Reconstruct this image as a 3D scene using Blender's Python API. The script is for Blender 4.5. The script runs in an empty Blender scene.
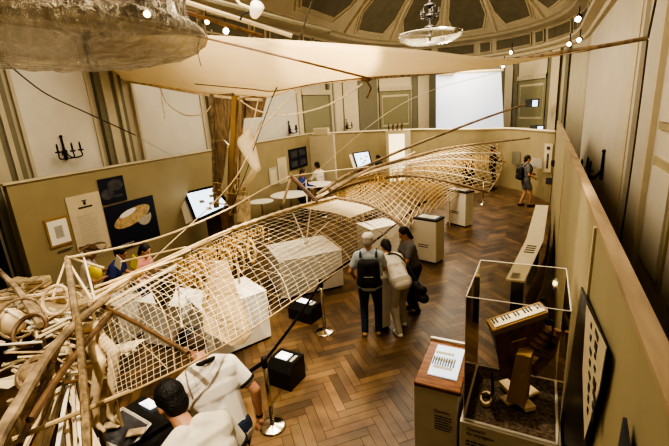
import bpy, math, random
from mathutils import Vector, Matrix
random.seed(7)
R = math.radians
C = bpy.context.scene.collection
H0 = 3.6
# ------------------------------------------------------------------ camera frame (x right wall, y down the hall, z up)
FPX = 404.0
def _n(v): return Vector(v).normalized()
UP = -_n((435-334.5, -(1652-223), -FPX))
YD = _n((547-334.5, -(94-223), -FPX)); YD = (YD-UP*YD.dot(UP)).normalized()
XD = YD.cross(UP)
MW = Matrix((XD, YD, UP))                      # world from camera
def ray(px, py): return MW @ Vector((px-334.5, 223-py, -FPX))
def PZ(px, py, z): r = ray(px, py); return Vector((0, 0, H0))+r*((z-H0)/r.z)
def PY(px, py, y): r = ray(px, py); return Vector((0, 0, H0))+r*(y/r.y)
def PX(px, py, x): r = ray(px, py); return Vector((0, 0, H0))+r*(x/r.x)

# ------------------------------------------------------------------ materials
def mat(name, col, rough=.6, metal=0, var=.0, scale=8, bump=0, emit=None, es=0, trans=0, alpha=1, stretch=None, col2=None, spec=.5, sheen=0, sss=0):
    m = bpy.data.materials.new(name); m.use_nodes = True
    nt = m.node_tree; b = nt.nodes['Principled BSDF']
    b.inputs['Base Color'].default_value = (*col, 1); b.inputs['Roughness'].default_value = rough
    b.inputs['Metallic'].default_value = metal; b.inputs['Specular IOR Level'].default_value = spec
    if var or bump or col2:
        tc = nt.nodes.new('ShaderNodeTexCoord'); mp = nt.nodes.new('ShaderNodeMapping')
        nt.links.new(tc.outputs['Object'], mp.inputs[0])
        if stretch: mp.inputs['Scale'].default_value = stretch
        nz = nt.nodes.new('ShaderNodeTexNoise'); nz.inputs['Scale'].default_value = scale; nz.inputs['Detail'].default_value = 5
        nt.links.new(mp.outputs[0], nz.inputs['Vector'])
        cr = nt.nodes.new('ShaderNodeValToRGB')
        cr.color_ramp.elements[0].position = .3; cr.color_ramp.elements[1].position = .7
        c2 = col2 or [min(1, c*(1+var)) for c in col]; c1 = col if col2 else [c*(1-var) for c in col]
        cr.color_ramp.elements[0].color = (*c1, 1); cr.color_ramp.elements[1].color = (*c2, 1)
        nt.links.new(nz.outputs['Fac'], cr.inputs[0]); nt.links.new(cr.outputs[0], b.inputs['Base Color'])
        if bump:
            bp = nt.nodes.new('ShaderNodeBump'); bp.inputs['Strength'].default_value = bump; bp.inputs['Distance'].default_value = .02
            nt.links.new(nz.outputs['Fac'], bp.inputs['Height']); nt.links.new(bp.outputs[0], b.inputs['Normal'])
    if emit: b.inputs['Emission Color'].default_value = (*emit, 1); b.inputs['Emission Strength'].default_value = es
    if trans: b.inputs['Transmission Weight'].default_value = trans
    if sss: b.inputs['Subsurface Weight'].default_value = sss; b.inputs['Subsurface Scale'].default_value = .02
    b.inputs['Alpha'].default_value = alpha
    return m
M = dict(
 wall=mat('plaster cream', (.52, .46, .32), .75, var=.05, scale=3),
 wallr=mat('plaster greige', (.60, .54, .42), .75, var=.05, scale=2),
 panel=mat('plaster panel', (.66, .62, .52), .8, var=.04, scale=3),
 pil=mat('pilaster olive', (.22, .20, .13), .7, var=.06),
 cream=mat('cream paint', (.62, .54, .36), .7, var=.04),
 olive=mat('olive door paint', (.27, .25, .14), .6, var=.05),
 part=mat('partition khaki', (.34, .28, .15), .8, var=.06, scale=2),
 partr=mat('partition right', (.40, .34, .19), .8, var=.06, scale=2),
 parttop=mat('partition raw board edge', (.42, .31, .18), .6, var=.25, scale=3, stretch=(4, .6, 4)),
 dark=mat('dark gap', (.02, .018, .012), .8),
 ceil=mat('ceiling plaster', (.50, .43, .29), .8, var=.06, scale=2),
 coffer=mat('coffer dark', (.16, .14, .085), .8, var=.12, scale=3),
 mould=mat('moulding cream', (.55, .47, .31), .6, var=.1),
 canvas=mat('sail canvas', (.85, .77, .60), .85, var=.05, scale=4, bump=.15),
 wood=mat('raw wood', (.27, .19, .105), .6, var=.5, scale=7, stretch=(3, 3, .6), bump=.2),
 pale=mat('pale wood', (.72, .57, .36), .6, var=.25, scale=9, bump=.15),
 bamboo=mat('bamboo', (.50, .37, .20), .5, var=.3, scale=12),
 dwood=mat('dark wood', (.16, .09, .04), .5, var=.35, scale=9, bump=.2),
 bark=mat('bark wrapped post', (.20, .14, .07), .85, var=.5, scale=25, bump=.6),
 rope=mat('rope', (.75, .63, .42), .85, var=.2, scale=40),
 drope=mat('dark rope', (.06, .05, .035), .8),
 net=mat('net cord', (.80, .73, .58), .8),
 netg=mat('golden net cord', (.72, .58, .36), .8),
 gold=mat('golden raffia', (.72, .50, .20), .7, var=.4, scale=20),
 white=mat('white plinth paint', (.80, .76, .66), .6, var=.03),
 offw=mat('offwhite plinth', (.66, .61, .48), .6, var=.04),
 black=mat('black lacquer', (.012, .012, .012), .3),
 mblack=mat('matt black', (.015, .014, .013), .7),
 iron=mat('wrought iron', (.012, .01, .008), .5, metal=.3),
 steel=mat('polished steel', (.62, .56, .46), .18, metal=1),
 bronze=mat('brown steel', (.25, .17, .10), .3, metal=1),
 belt=mat('belt webbing', (.008, .008, .008), .8),
 paper=mat('paper', (.85, .82, .72), .8, var=.03),
 ink=mat('ink', (.05, .045, .04), .8),
 grey=mat('grey print', (.45, .42, .34), .8, var=.2, scale=60),
 dgrey=mat('dark grey', (.07, .07, .075), .7, var=.4, scale=8),
 navy=mat('navy poster', (.008, .012, .028), .5),
 tan=mat('tan print', (.50, .36, .17), .7, var=.3, scale=14),
 frame=mat('oak frame', (.35, .22, .08), .5),
 screen=mat('lit screen', (.1, .1, .1), .3, emit=(.75, .87, 1), es=2.2),
 glow=mat('lamp glow', (1, .9, .7), .5, emit=(1, .84, .55), es=30),
 papglow=mat('backlit label', (.8, .8, .75), .5, emit=(.85, .9, 1), es=1.3),
 proj=mat('projection screen', (.55, .60, .70), .8, emit=(.62, .74, 1), es=.42), dish=mat('dish glass', (.5, .46, .36), .2, alpha=.22),
 keyw=mat('ivory keys', (.85, .78, .58), .3),
 mahog=mat('mahogany', (.20, .085, .035), .25, var=.4, scale=6, stretch=(1, 6, 1)),
 blued=mat('dark blue lacquer', (.17, .20, .33), .25), drift=mat('driftwood', (.27, .20, .12), .75, var=.5, scale=9, bump=.4),
 leather=mat('brown leather', (.22, .11, .05), .45, var=.4, scale=10, bump=.4),
 fur=mat('mottled brown cloth', (.10, .07, .045), .9, var=.8, scale=30, bump=.5),
 skin=mat('skin', (.52, .28, .17), .5, sss=.05),
 skind=mat('skin shade', (.36, .19, .11), .5),
 hair=mat('black hair', (.012, .010, .009), .55, var=.5, scale=60, bump=.6),
 hairg=mat('grey hair', (.40, .37, .32), .7, var=.3, scale=60, bump=.5),
 hairb=mat('brown hair', (.07, .04, .02), .6, var=.5, scale=60, bump=.5),
 tee=mat('cream cotton', (.70, .65, .54), .9, var=.06, scale=6, bump=.15),
 teew=mat('white cotton', (.80, .76, .68), .9, var=.05, scale=6, bump=.15),
 shirtb=mat('pale blue cotton', (.46, .52, .56), .9, var=.08, bump=.15),
 denim=mat('denim', (.03, .045, .09), .9, var=.3, scale=30),
 kha=mat('pale trousers', (.45, .41, .32), .9, var=.1),
 pink=mat('pink cotton', (.55, .25, .22), .9), yellow=mat('yellow nylon', (.90, .75, .03), .5), blue=mat('blue cotton', (.03, .05, .20), .8),
 gshirt=mat('grey cotton', (.16, .15, .14), .9),
 brass=mat('brass', (.6, .42, .18), .3, metal=1),
 hat=mat('brown felt', (.12, .07, .035), .9),
 photo=mat('backlit photograph', (.5, .58, .68), .3, emit=(.7, .82, 1), es=.55), clothp=mat('cream cloth panel', (.58, .44, .24), .85, var=.06), rib=mat('aged rib wood', (.23, .16, .09), .7, var=.45, scale=10, bump=.3), leafc=mat('leaf form tan', (.24, .18, .10), .8, var=.1),
 shoe=mat('shoe leather', (.02, .018, .016), .5), sand=mat('tan shoe', (.42, .28, .14), .6),
)
def acrylic():
    m = bpy.data.materials.new('acrylic'); m.use_nodes = True; nt = m.node_tree
    nt.nodes.remove(nt.nodes['Principled BSDF']); o = nt.nodes['Material Output']
    t = nt.nodes.new('ShaderNodeBsdfTransparent'); t.inputs[0].default_value = (.93, .92, .88, 1)
    g = nt.nodes.new('ShaderNodeBsdfGlossy'); g.inputs['Roughness'].default_value = .04; g.inputs[0].default_value = (1, .95, .85, 1)
    mx = nt.nodes.new('ShaderNodeMixShader'); fr = nt.nodes.new('ShaderNodeFresnel'); fr.inputs[0].default_value = 1.35
    nt.links.new(fr.outputs[0], mx.inputs[0]); nt.links.new(t.outputs[0], mx.inputs[1]); nt.links.new(g.outputs[0], mx.inputs[2]); nt.links.new(mx.outputs[0], o.inputs[0])
    return m
M['acrylic'] = acrylic()
M['acryedge'] = mat('acrylic edge', (.85, .80, .68), .2, alpha=.75)
def crinkle():
    m = bpy.data.materials.new('crinkled glass'); m.use_nodes = True; nt = m.node_tree
    nt.nodes.remove(nt.nodes['Principled BSDF']); o = nt.nodes['Material Output']
    tc = nt.nodes.new('ShaderNodeTexCoord'); mp = nt.nodes.new('ShaderNodeMapping'); mp.inputs['Scale'].default_value = (2.4, 2.4, .45)
    nz = nt.nodes.new('ShaderNodeTexNoise'); nz.inputs['Scale'].default_value = 2.6; nz.inputs['Detail'].default_value = 6; nz.inputs['Distortion'].default_value = 1.6
    bp = nt.nodes.new('ShaderNodeBump'); bp.inputs['Strength'].default_value = .9; bp.inputs['Distance'].default_value = .12
    nt.links.new(tc.outputs['Object'], mp.inputs[0]); nt.links.new(mp.outputs[0], nz.inputs['Vector']); nt.links.new(nz.outputs['Fac'], bp.inputs['Height'])
    t = nt.nodes.new('ShaderNodeBsdfTransparent'); t.inputs[0].default_value = (.62, .59, .52, 1)
    g = nt.nodes.new('ShaderNodeBsdfGlossy'); g.inputs['Roughness'].default_value = .16; g.inputs[0].default_value = (.8, .74, .62, 1)
    d = nt.nodes.new('ShaderNodeBsdfTranslucent'); d.inputs[0].default_value = (.20, .18, .15, 1)
    df = nt.nodes.new('ShaderNodeBsdfDiffuse'); df.inputs[0].default_value = (.22, .20, .165, 1)
    a0 = nt.nodes.new('ShaderNodeAddShader'); nt.links.new(d.outputs[0], a0.inputs[0]); nt.links.new(df.outputs[0], a0.inputs[1])
    m1 = nt.nodes.new('ShaderNodeMixShader'); m1.inputs[0].default_value = .5
    nt.links.new(bp.outputs[0], g.inputs['Normal']); nt.links.new(bp.outputs[0], df.inputs['Normal'])
    nt.links.new(a0.outputs[0], m1.inputs[1]); nt.links.new(g.outputs[0], m1.inputs[2])
    cr = nt.nodes.new('ShaderNodeMapRange'); cr.inputs[1].default_value = .32; cr.inputs[2].default_value = .7; cr.inputs[3].default_value = .05; cr.inputs[4].default_value = .62
    nt.links.new(nz.outputs['Fac'], cr.inputs[0])
    mx = nt.nodes.new('ShaderNodeMixShader'); nt.links.new(cr.outputs[0], mx.inputs[0])
    nt.links.new(t.outputs[0], mx.inputs[1]); nt.links.new(m1.outputs[0], mx.inputs[2]); nt.links.new(mx.outputs[0], o.inputs[0])
    return m
M['crinkle'] = crinkle()
def cloth_lit():
    m = mat('sail canvas', (.85, .77, .60), .85, var=.05, scale=4, bump=.15); nt = m.node_tree; b = nt.nodes['Principled BSDF']; o = nt.nodes['Material Output']
    t = nt.nodes.new('ShaderNodeBsdfTranslucent'); t.inputs[0].default_value = (.9, .8, .6, 1); mx = nt.nodes.new('ShaderNodeMixShader'); mx.inputs[0].default_value = .55
    nt.links.new(b.outputs[0], mx.inputs[1]); nt.links.new(t.outputs[0], mx.inputs[2]); nt.links.new(mx.outputs[0], o.inputs[0]); return m
M['canvas'] = cloth_lit()

# ------------------------------------------------------------------ mesh builder
class MB:
    def __init__(s): s.v = []; s.f = []; s.m = []; s.mats = []; s.cm = 0
    def use(s, m):
        if m not in s.mats: s.mats.append(m)
        s.cm = s.mats.index(m); return s
    def add(s, vs, fs):
        k = len(s.v); s.v += [Vector(v) for v in vs]; s.f += [tuple(i+k for i in f) for f in fs]; s.m += [s.cm]*len(fs); return s
    def box(s, c, size, rz=0, rot=None, bev=0):
        mt = rot if rot is not None else Matrix.Rotation(rz, 3, 'Z'); h = Vector(size)/2; c = Vector(c)
        if bev <= 0:
            vs = [c+mt @ Vector((x*h.x, y*h.y, z*h.z)) for z in (-1, 1) for x, y in ((-1, -1), (1, -1), (1, 1), (-1, 1))]
            return s.add(vs, [(3, 2, 1, 0), (4, 5, 6, 7), (0, 1, 5, 4), (1, 2, 6, 5), (2, 3, 7, 6), (3, 0, 4, 7)])
        b = bev; rings = []
        def ring(ix, iy, z):   # eight-corner ring
            p = []
            for sx, sy, o in ((-1, -1, 0), (1, -1, 1), (1, 1, 0), (-1, 1, 1)):
                a = Vector((sx*(ix-b), sy*iy, z)); q = Vector((sx*ix, sy*(iy-b), z))
                p += [q, a] if o == 0 else [a, q]
            return [c+mt @ w for w in p]
        rr = [ring(h.x-b, h.y-b, -h.z), ring(h.x, h.y, -h.z+b), ring(h.x, h.y, h.z-b), ring(h.x-b, h.y-b, h.z)]
        vs = sum(rr, []); fs = [tuple(reversed(range(8))), tuple(range(24, 32))]
        for k in range(3):
            for i in range(8): fs.append((k*8+i, k*8+(i+1) % 8, k*8+8+(i+1) % 8, k*8+8+i))
        return s.add(vs, fs)
    def tube(s, pts, r, n=6, cap=True, flat=1):
        pts = [Vector(p) for p in pts]; rs = r if isinstance(r, (list, tuple)) else [r]*len(pts)
        vs = []; fs = []; prev = None
        for i, p in enumerate(pts):
            d = (pts[min(i+1, len(pts)-1)]-pts[max(i-1, 0)])
            d = d.normalized() if d.length > 1e-9 else Vector((0, 0, 1))
            if prev is None:
                a = Vector((0, 0, 1)) if abs(d.z) < .9 else Vector((1, 0, 0)); u = d.cross(a).normalized()
            else:
                u = (prev-d*prev.dot(d)); u = u.normalized() if u.length > 1e-6 else d.orthogonal().normalized()
            prev = u; w = d.cross(u)
            for k in range(n):
                a = 2*math.pi*k/n; vs.append(p+(u*math.cos(a)+w*math.sin(a)*flat)*rs[i])
        for i in range(len(pts)-1):
            for k in range(n): fs.append((i*n+k, i*n+(k+1) % n, (i+1)*n+(k+1) % n, (i+1)*n+k))
        if cap: fs += [tuple(reversed(range(n))), tuple(range((len(pts)-1)*n, len(pts)*n))]
        return s.add(vs, fs)
    def lathe(s, c, prof, n=24, axis=(0, 0, 1), rx=1, ry=1):
        c = Vector(c); q = Vector((0, 0, 1)).rotation_difference(Vector(axis)); vs = []; fs = []
        for r, z in prof:
            for k in range(n): a = 2*math.pi*k/n; vs.append(c+q @ Vector((r*rx*math.cos(a), r*ry*math.sin(a), z)))
        for i in range(len(prof)-1):
            for k in range(n): fs.append((i*n+k, i*n+(k+1) % n, (i+1)*n+(k+1) % n, (i+1)*n+k))
        fs += [tuple(reversed(range(n))), tuple(range((len(prof)-1)*n, len(prof)*n))]
        return s.add(vs, fs)
    def ell(s, c, r, rot=None, n=12, m=8):
        rot = rot or Matrix.Identity(3); r = Vector(r) if not isinstance(r, (int, float)) else Vector((r, r, r)); c = Vector(c)
        vs = [c+rot @ Vector((0, 0, -r.z))]; fs = []
        for i in range(1, m):
            t = math.pi*i/m
            for k in range(n):
                a = 2*math.pi*k/n; vs.append(c+rot @ Vector((r.x*math.sin(t)*math.cos(a), r.y*math.sin(t)*math.sin(a), -r.z*math.cos(t))))
        vs.append(c+rot @ Vector((0, 0, r.z))); L = len(vs)-1
        for k in range(n): fs.append((0, 1+(k+1) % n, 1+k)); fs.append((L, L-n+k, L-n+(k+1) % n))
        for i in range(m-2):
            for k in range(n): a = 1+i*n; fs.append((a+k, a+(k+1) % n, a+n+(k+1) % n, a+n+k))
        return s.add(vs, fs)
    def cap(s, a, b, ra, rb, n=10):     # tapered capsule
        a = Vector(a); b = Vector(b); d = b-a; L = d.length
        if L < 1e-5: return s.ell(a, ra, n=n, m=6)
        pts = []; rs = []; dn = d/L
        for k in range(0, 4): t = (math.pi/2)*(k/4+.04); pts.append(a-dn*ra*math.cos(t)); rs.append(ra*math.sin(t))
        pts += [a, b]; rs += [ra, rb]
        for k in range(3, -1, -1): t = (math.pi/2)*(k/4+.04); pts.append(b+dn*rb*math.cos(t)); rs.append(rb*math.sin(t))
        # own frame: constant direction
        u = dn.orthogonal().normalized(); w = dn.cross(u); vs = []; fs = []
        for p, r in zip(pts, rs):
            for k in range(n): t = 2*math.pi*k/n; vs.append(p+(u*math.cos(t)+w*math.sin(t))*r)
        for i in range(len(pts)-1):
            for k in range(n): fs.append((i*n+k, i*n+(k+1) % n, (i+1)*n+(k+1) % n, (i+1)*n+k))
        fs += [tuple(reversed(range(n))), tuple(range((len(pts)-1)*n, len(pts)*n))]
        return s.add(vs, fs)
    def slab(s, poly, t):                # thick polygon: poly 3D points, t thickness vector
        poly = [Vector(p) for p in poly]; n = len(poly); t = Vector(t)
        return s.add(poly+[p+t for p in poly], [tuple(range(n)), tuple(reversed(range(n, 2*n)))]+[(i, i+n, (i+1) % n+n, (i+1) % n) for i in range(n)])
    def grid(s, rows, closed=False):
        n = len(rows[0]); vs = [p for r in rows for p in r]; fs = []
        for i in range(len(rows)-1):
            for k in range(n if closed else n-1): fs.append((i*n+k, i*n+(k+1) % n, (i+1)*n+(k+1) % n, (i+1)*n+k))
        return s.add(vs, fs)
    def build(s, name, m=None, parent=None, smooth=False, origin=None, solid=0, rem=0, base=False):
        if base and s.v:
            xs = [v.x for v in s.v]; ys = [v.y for v in s.v]; origin = Vector(((min(xs)+max(xs))/2, (min(ys)+max(ys))/2, min(v.z for v in s.v)))
        o = Vector(origin) if origin is not None else (Vector(parent.location) if parent else Vector((0, 0, 0)))
        me = bpy.data.meshes.new(name); me.from_pydata([v-o for v in s.v], [], s.f)
        if m is not None: me.materials.append(M[m])
        else:
            for q in s.mats: me.materials.append(M[q])
            me.polygons.foreach_set('material_index', s.m)
        if smooth: me.polygons.foreach_set('use_smooth', [True]*len(me.polygons))
        me.update(); ob = bpy.data.objects.new(name, me); C.objects.link(ob)
        if parent:
            ob.parent = parent; ob.location = o-Vector(parent.location)
        else: ob.location = o
        if solid: md = ob.modifiers.new('s', 'SOLIDIFY'); md.thickness = solid; md.offset = 0
        if rem:
            md = ob.modifiers.new('r', 'REMESH'); md.mode = 'VOXEL'; md.voxel_size = rem; md.use_smooth_shade = True
            md = ob.modifiers.new('sm', 'SMOOTH'); md.factor = .5; md.iterations = 3
        return ob
def tag(o, label=None, cat=None, group=None, kind=None):
    for k, v in (('label', label), ('category', cat), ('group', group), ('kind', kind)):
        if v: o[k] = v
    return o
def thing(name, loc, label, cat, group=None):
    o = bpy.data.objects.new(name, None); o.location = loc; o.empty_display_size = .1; C.objects.link(o)
    return tag(o, label, cat, group)
def struct(name, mb, m=None, smooth=False): return tag(mb.build(name, m, smooth=smooth), kind='structure')
def spl(pts, n=24):                      # Catmull-Rom
    pts = [Vector(p) for p in pts]; P = [pts[0]*2-pts[1]]+pts+[pts[-1]*2-pts[-2]]; out = []; S = len(pts)-1
    for i in range(n+1):
        u = i/n*S; k = min(int(u), S-1); t = u-k; a, b, c, d = P[k:k+4]
        out.append(.5*((2*b)+(c-a)*t+(2*a-5*b+4*c-d)*t*t+(3*b-a-3*c+d)*t**3))
    return out
def text(name, body, size, origin, xdir, ydir, m, parent=None, ext=.001):
    cu = bpy.data.curves.new(name, 'FONT'); cu.body = body; cu.size = size; cu.extrude = ext; cu.resolution_u = 2
    tmp = bpy.data.objects.new(name, cu); me = bpy.data.meshes.new_from_object(tmp)
    bpy.data.objects.remove(tmp); bpy.data.curves.remove(cu)
    x = Vector(xdir).normalized(); y = Vector(ydir).normalized(); z = x.cross(y); mb = MB(); o = Vector(origin)
    mb.add([o+x*v.co.x+y*v.co.y+z*v.co.z for v in me.vertices], [tuple(f.vertices) for f in me.polygons])
    bpy.data.meshes.remove(me); return mb.build(name, m, parent)

# ================================================================== THE ROOM
XL, XR = -8.55, 1.2
XC = (XL+XR)/2; RA = (XR-XL)/2
def outline(inset=0, y0=-2.5, ya=17.0, depth=6.6, n=22):
    pts = [Vector((XR-inset, y0, 0)), Vector((XR-inset, ya*.35, 0)), Vector((XR-inset, ya*.7, 0))]
    for i in range(n+1):
        a = math.pi*i/n; pts.append(Vector((XC+(RA-inset)*math.cos(a), ya+(depth-inset)*max(0,math.sin(a))**.9 if 0 < i < n else ya, 0)))
    pts += [Vector((XL+inset, ya*.7, 0)), Vector((XL+inset, ya*.35, 0)), Vector((XL+inset, y0, 0))]
    return pts
def at_z(pts, z): return [Vector((p.x, p.y, z)) for p in pts]
def sweep(mb, prof, **k):                # prof = [(inset, z)]
    mb.grid([at_z(outline(i, **k), z) for i, z in prof]); return mb
# floor: herringbone parquet
fl = MB(); Wp, NL = .12, 5; cols = []; c45 = math.cos(R(45)); 
def fq(x0, y0, x1, y1):
    g = .003; q = [(x0+g, y0+g), (x1-g, y0+g), (x1-g, y1-g), (x0+g, y1-g)]
    w = [Vector((XC+(a-b)*c45, 10.5+(a+b)*c45, 0)) for a, b in q]; c = sum(w, Vector())/4
    if c.x < XL-.3 or c.x > XR+.3 or c.y < -2.5 or c.y > 24: return
    fl.add(w, [(0, 1, 2, 3)])
    t = random.choice((.6, .8, .9, .95, 1, 1.05, 1.35)); h = random.uniform(-.06, .06); cols.append((.165*t*(1+h), .104*t, .050*t*(1-h), 1))
N = 130
for y in range(-N, N):
    for k in range(-16, 16):
        x = y+2*NL*k
        if abs(x) < N: fq(x*Wp, y*Wp, (x+NL)*Wp, (y+1)*Wp)
for x in range(-N, N):
    for k in range(-16, 16):
        y = x-2*NL+1+2*NL*k
        if abs(y) < N: fq(x*Wp, y*Wp, (x+1)*Wp, (y+NL)*Wp)
nq = len(fl.f); fl.add([(XL, -2.6, -.004), (XR, -2.6, -.004), (XR, 24.5, -.004), (XL, 24.5, -.004)], [(0, 1, 2, 3)]); cols.append((.03, .016, .008, 1))
fm = mat('parquet', (.2, .1, .04), .38); nt = fm.node_tree; at_ = nt.nodes.new('ShaderNodeAttribute'); at_.attribute_name = 'tone'
mul = nt.nodes.new('ShaderNodeMixRGB'); mul.blend_type = 'MULTIPLY'; mul.inputs[0].default_value = .7
nz = nt.nodes.new('ShaderNodeTexNoise'); nz.inputs['Scale'].default_value = 2.2; nz.inputs['Detail'].default_value = 7
crn = nt.nodes.new('ShaderNodeValToRGB'); crn.color_ramp.elements[0].position = .35; crn.color_ramp.elements[0].color = (.45, .4, .38, 1); crn.color_ramp.elements[1].position = .62; crn.color_ramp.elements[1].color = (1.15, 1.1, 1, 1)
tcf = nt.nodes.new('ShaderNodeTexCoord'); nt.links.new(tcf.outputs['Object'], nz.inputs['Vector'])
nt.links.new(nz.outputs['Fac'], crn.inputs[0]); nt.links.new(at_.outputs['Color'], mul.inputs[1]); nt.links.new(crn.outputs[0], mul.inputs[2])
nt.links.new(mul.outputs[0], nt.nodes['Principled BSDF'].inputs['Base Color'])
M['parquet'] = fm
floor = struct('floor', fl, 'parquet')
ca = floor.data.color_attributes.new('tone', 'FLOAT_COLOR', 'CORNER')
for p, cc in zip(floor.data.polygons, cols):
    for li in p.loop_indices: ca.data[li].color = cc

# walls
ZC = 5.65
struct('wall_right', MB().slab([(XR, -2.6, 0), (XR, 17, 0), (XR, 17, 7.2), (XR, -2.6, 7.2)], (.25, 0, 0)), 'wallr')
struct('wall_left', MB().slab([(XL, -2.6, 0), (XL, 17, 0), (XL, 17, 7.2), (XL, -2.6, 7.2)], (-.25, 0, 0)), 'wall')
o_ = outline(); arc = o_[3:-3]
w = MB(); w.grid([at_z(arc, 0), at_z(arc, 7.2)]); wf = struct('wall_far', w, 'wall', smooth=True); md = wf.modifiers.new('s', 'SOLIDIFY'); md.thickness = .2; md.offset = 1
struct('wall_rear', MB().slab([(XL-.2, -2.6, 0), (XR+.2, -2.6, 0), (XR+.2, -2.6, 7.2), (XL-.2, -2.6, 7.2)], (0, -.2, 0)), 'wall')
# cornice, frieze with dark panels, upper ledge, flat ceiling with coffers
c_ = MB(); sweep(c_, [(0, ZC-.25), (.10, ZC-.22), (.12, ZC-.1), (.34, ZC-.02), (.36, ZC+.06), (.15, ZC+.1), (0, ZC+.12)])
struct('trim_cornice', c_, 'mould')
c_ = MB(); sweep(c_, [(.05, ZC+.1), (.12, ZC+.78), (.5, ZC+.86), (.52, ZC+.96), (.7, ZC+1.0), (.72, ZC+1.06)])
struct('trim_frieze', c_, 'ceil')
A1 = outline(.11, n=44); fr = MB(); keys = [0]
def path_len(pts):
    L = [0]
    for a, b in zip(pts, pts[1:]): L.append(L[-1]+(b-a).length)
    return L
LA = path_len(A1)
def along(s):
    for i in range(len(LA)-1):
        if LA[i+1] >= s: t = (s-LA[i])/(LA[i+1]-LA[i]); return A1[i].lerp(A1[i+1], t)
    return A1[-1]
s = 1.2; kk = 0
while s < LA[-1]-1:
    ln = 1.9 if kk % 2 == 0 else .55
    p = [along(s+ln*i/4) for i in range(5)]
    nn = [Vector((-(p[min(i+1, 4)]-p[max(i-1, 0)]).y, (p[min(i+1, 4)]-p[max(i-1, 0)]).x, 0)).normalized() for i in range(5)]
    ins = [(a+n*.03) for a, n in zip(p, nn)]
    fr.use('coffer').grid([[Vector((a.x, a.y, ZC+.24))+n*.01 for a, n in zip(ins, nn)], [Vector((a.x, a.y, ZC+.64))+n*.05 for a, n in zip(ins, nn)]])
    fr.use('mould')
    for za, of in ((ZC+.2, .01), (ZC+.68, .05)): fr.tube([Vector((a.x, a.y, za))+n*of for a, n in zip(ins, nn)], .03, 5)
    for e in (0, 4): fr.tube([Vector((ins[e].x, ins[e].y, ZC+.2))+nn[e]*.01, Vector((ins[e].x, ins[e].y, ZC+.68))+nn[e]*.05], .03, 5)
    s += ln+.28; kk += 1
struct('trim_frieze_panels', fr)
NO = 44
def dome(i, v):                           # v 0..1 up the cove, i index along the outline
    a = outline(.72, n=NO); b = outline(3.3, n=NO); i0 = int(math.floor(i)); t = i-i0
    i1 = min(i0+1, len(a)-1); p = a[i0].lerp(a[i1], t).lerp(b[i0].lerp(b[i1], t), v); p.z = ZC+1.05+1.75*math.sin(v*math.pi/2); return p
cb = MB(); cb.grid([[dome(i, v/5) for i in range(len(outline(.72, n=NO)))] for v in range(6)])
po = at_z(outline(3.3, n=NO), ZC+2.8); cb.add(po, [tuple(range(len(po)))]); struct('ceiling', cb, 'ceil')
cf = MB()
def cell(i0, i1, v0, v1):
    def q(u, v):
        p = dome(i0+(i1-i0)*u, v0+(v1-v0)*v); return p+Vector((XC-p.x, min(0, 14-p.y), -2)).normalized()*.03
    k = .16; P8 = [q(k, 0), q(.35, 0), q(.5, 0), q(.65, 0), q(1-k, 0), q(1, k*1.6), q(1, 1-k*1.6), q(1-k, 1), q(.65, 1), q(.5, 1), q(.35, 1), q(k, 1), q(0, 1-k*1.6), q(0, k*1.6)]
    c = q(.5, .5); n8 = len(P8)
    mid = [q(.5+.5*(x-.5), .5+.5*(y-.5)) for x, y in ((k, 0), (.35, 0), (.5, 0), (.65, 0), (1-k, 0), (1, k*1.6), (1, 1-k*1.6), (1-k, 1), (.65, 1), (.5, 1), (.35, 1), (k, 1), (0, 1-k*1.6), (0, k*1.6))]
    cf.use('coffer').add([c]+mid+P8, [(0, k2+1, (k2+1) % n8+1) for k2 in range(n8)]+[(k2+1, k2+1+n8, (k2+1) % n8+1+n8, (k2+1) % n8+1) for k2 in range(n8)]); cf.use('mould').tube(P8+[P8[0]], .05, 5); cf.tube([c+(p-c)*1.13 for p in P8+[P8[0]]], .03, 5)
for k in range(5): cell(3+8.8*k+.8, 3+8.8*(k+1)-.8, .06, .88)
for sgn in (0, 1):
    L = len(outline(.72, n=NO))
    for a_, b_ in ((.15, .85), (1.15, 1.85), (2.1, 2.8)):
        if sgn: cell(L-1-b_, L-1-a_, .1, .82)
        else: cell(a_, b_, .1, .82)
struct('trim_ceiling_coffers', cf)
rb = MB()
for k in range(6): rb.tube([dome(3+8.8*k, v/6)-Vector((0, 0, .03)) for v in range(7)], .09, 6)
struct('trim_ceiling_ribs', rb, 'mould')

# pilasters and wall panels (left wall)
pl = MB()
for y in (3.75, 6.05, 9.3, 16.6):
    pl.use('pil').box((XL+.05, y, 3.1), (.12, .62, 6.0)); pl.use('wall').box((XL+.10, y-.08, 3.1), (.08, .2, 5.9)); pl.use('wall').box((XL+.13, y+.16, 3.1), (.05, .08, 5.9))
struct('trim_pilasters_left', pl)
pp = MB()
for y0, y1 in ((.2, 2.4), (4.2, 5.6), (6.65, 8.75), (9.9, PX(297, 115, XL).y)):
    pp.use('panel').box((XL+.02, (y0+y1)/2, 4.2), (.04, y1-y0, 3.3))
    pp.use('wall')
    for yy in (y0, y1): pp.box((XL+.04, yy, 4.2), (.07, .06, 3.36))
    for zz in (2.54, 5.86): pp.box((XL+.04, (y0+y1)/2, zz), (.07, y1-y0, .06))
struct('trim_panels_left', pp)
struct('trim_dark_recess', MB().box((XL+.06, 2.6, 1.6), (.12, 1.5, 3.2)), 'navy')  # flat navy slab standing in for a dark curtain
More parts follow.
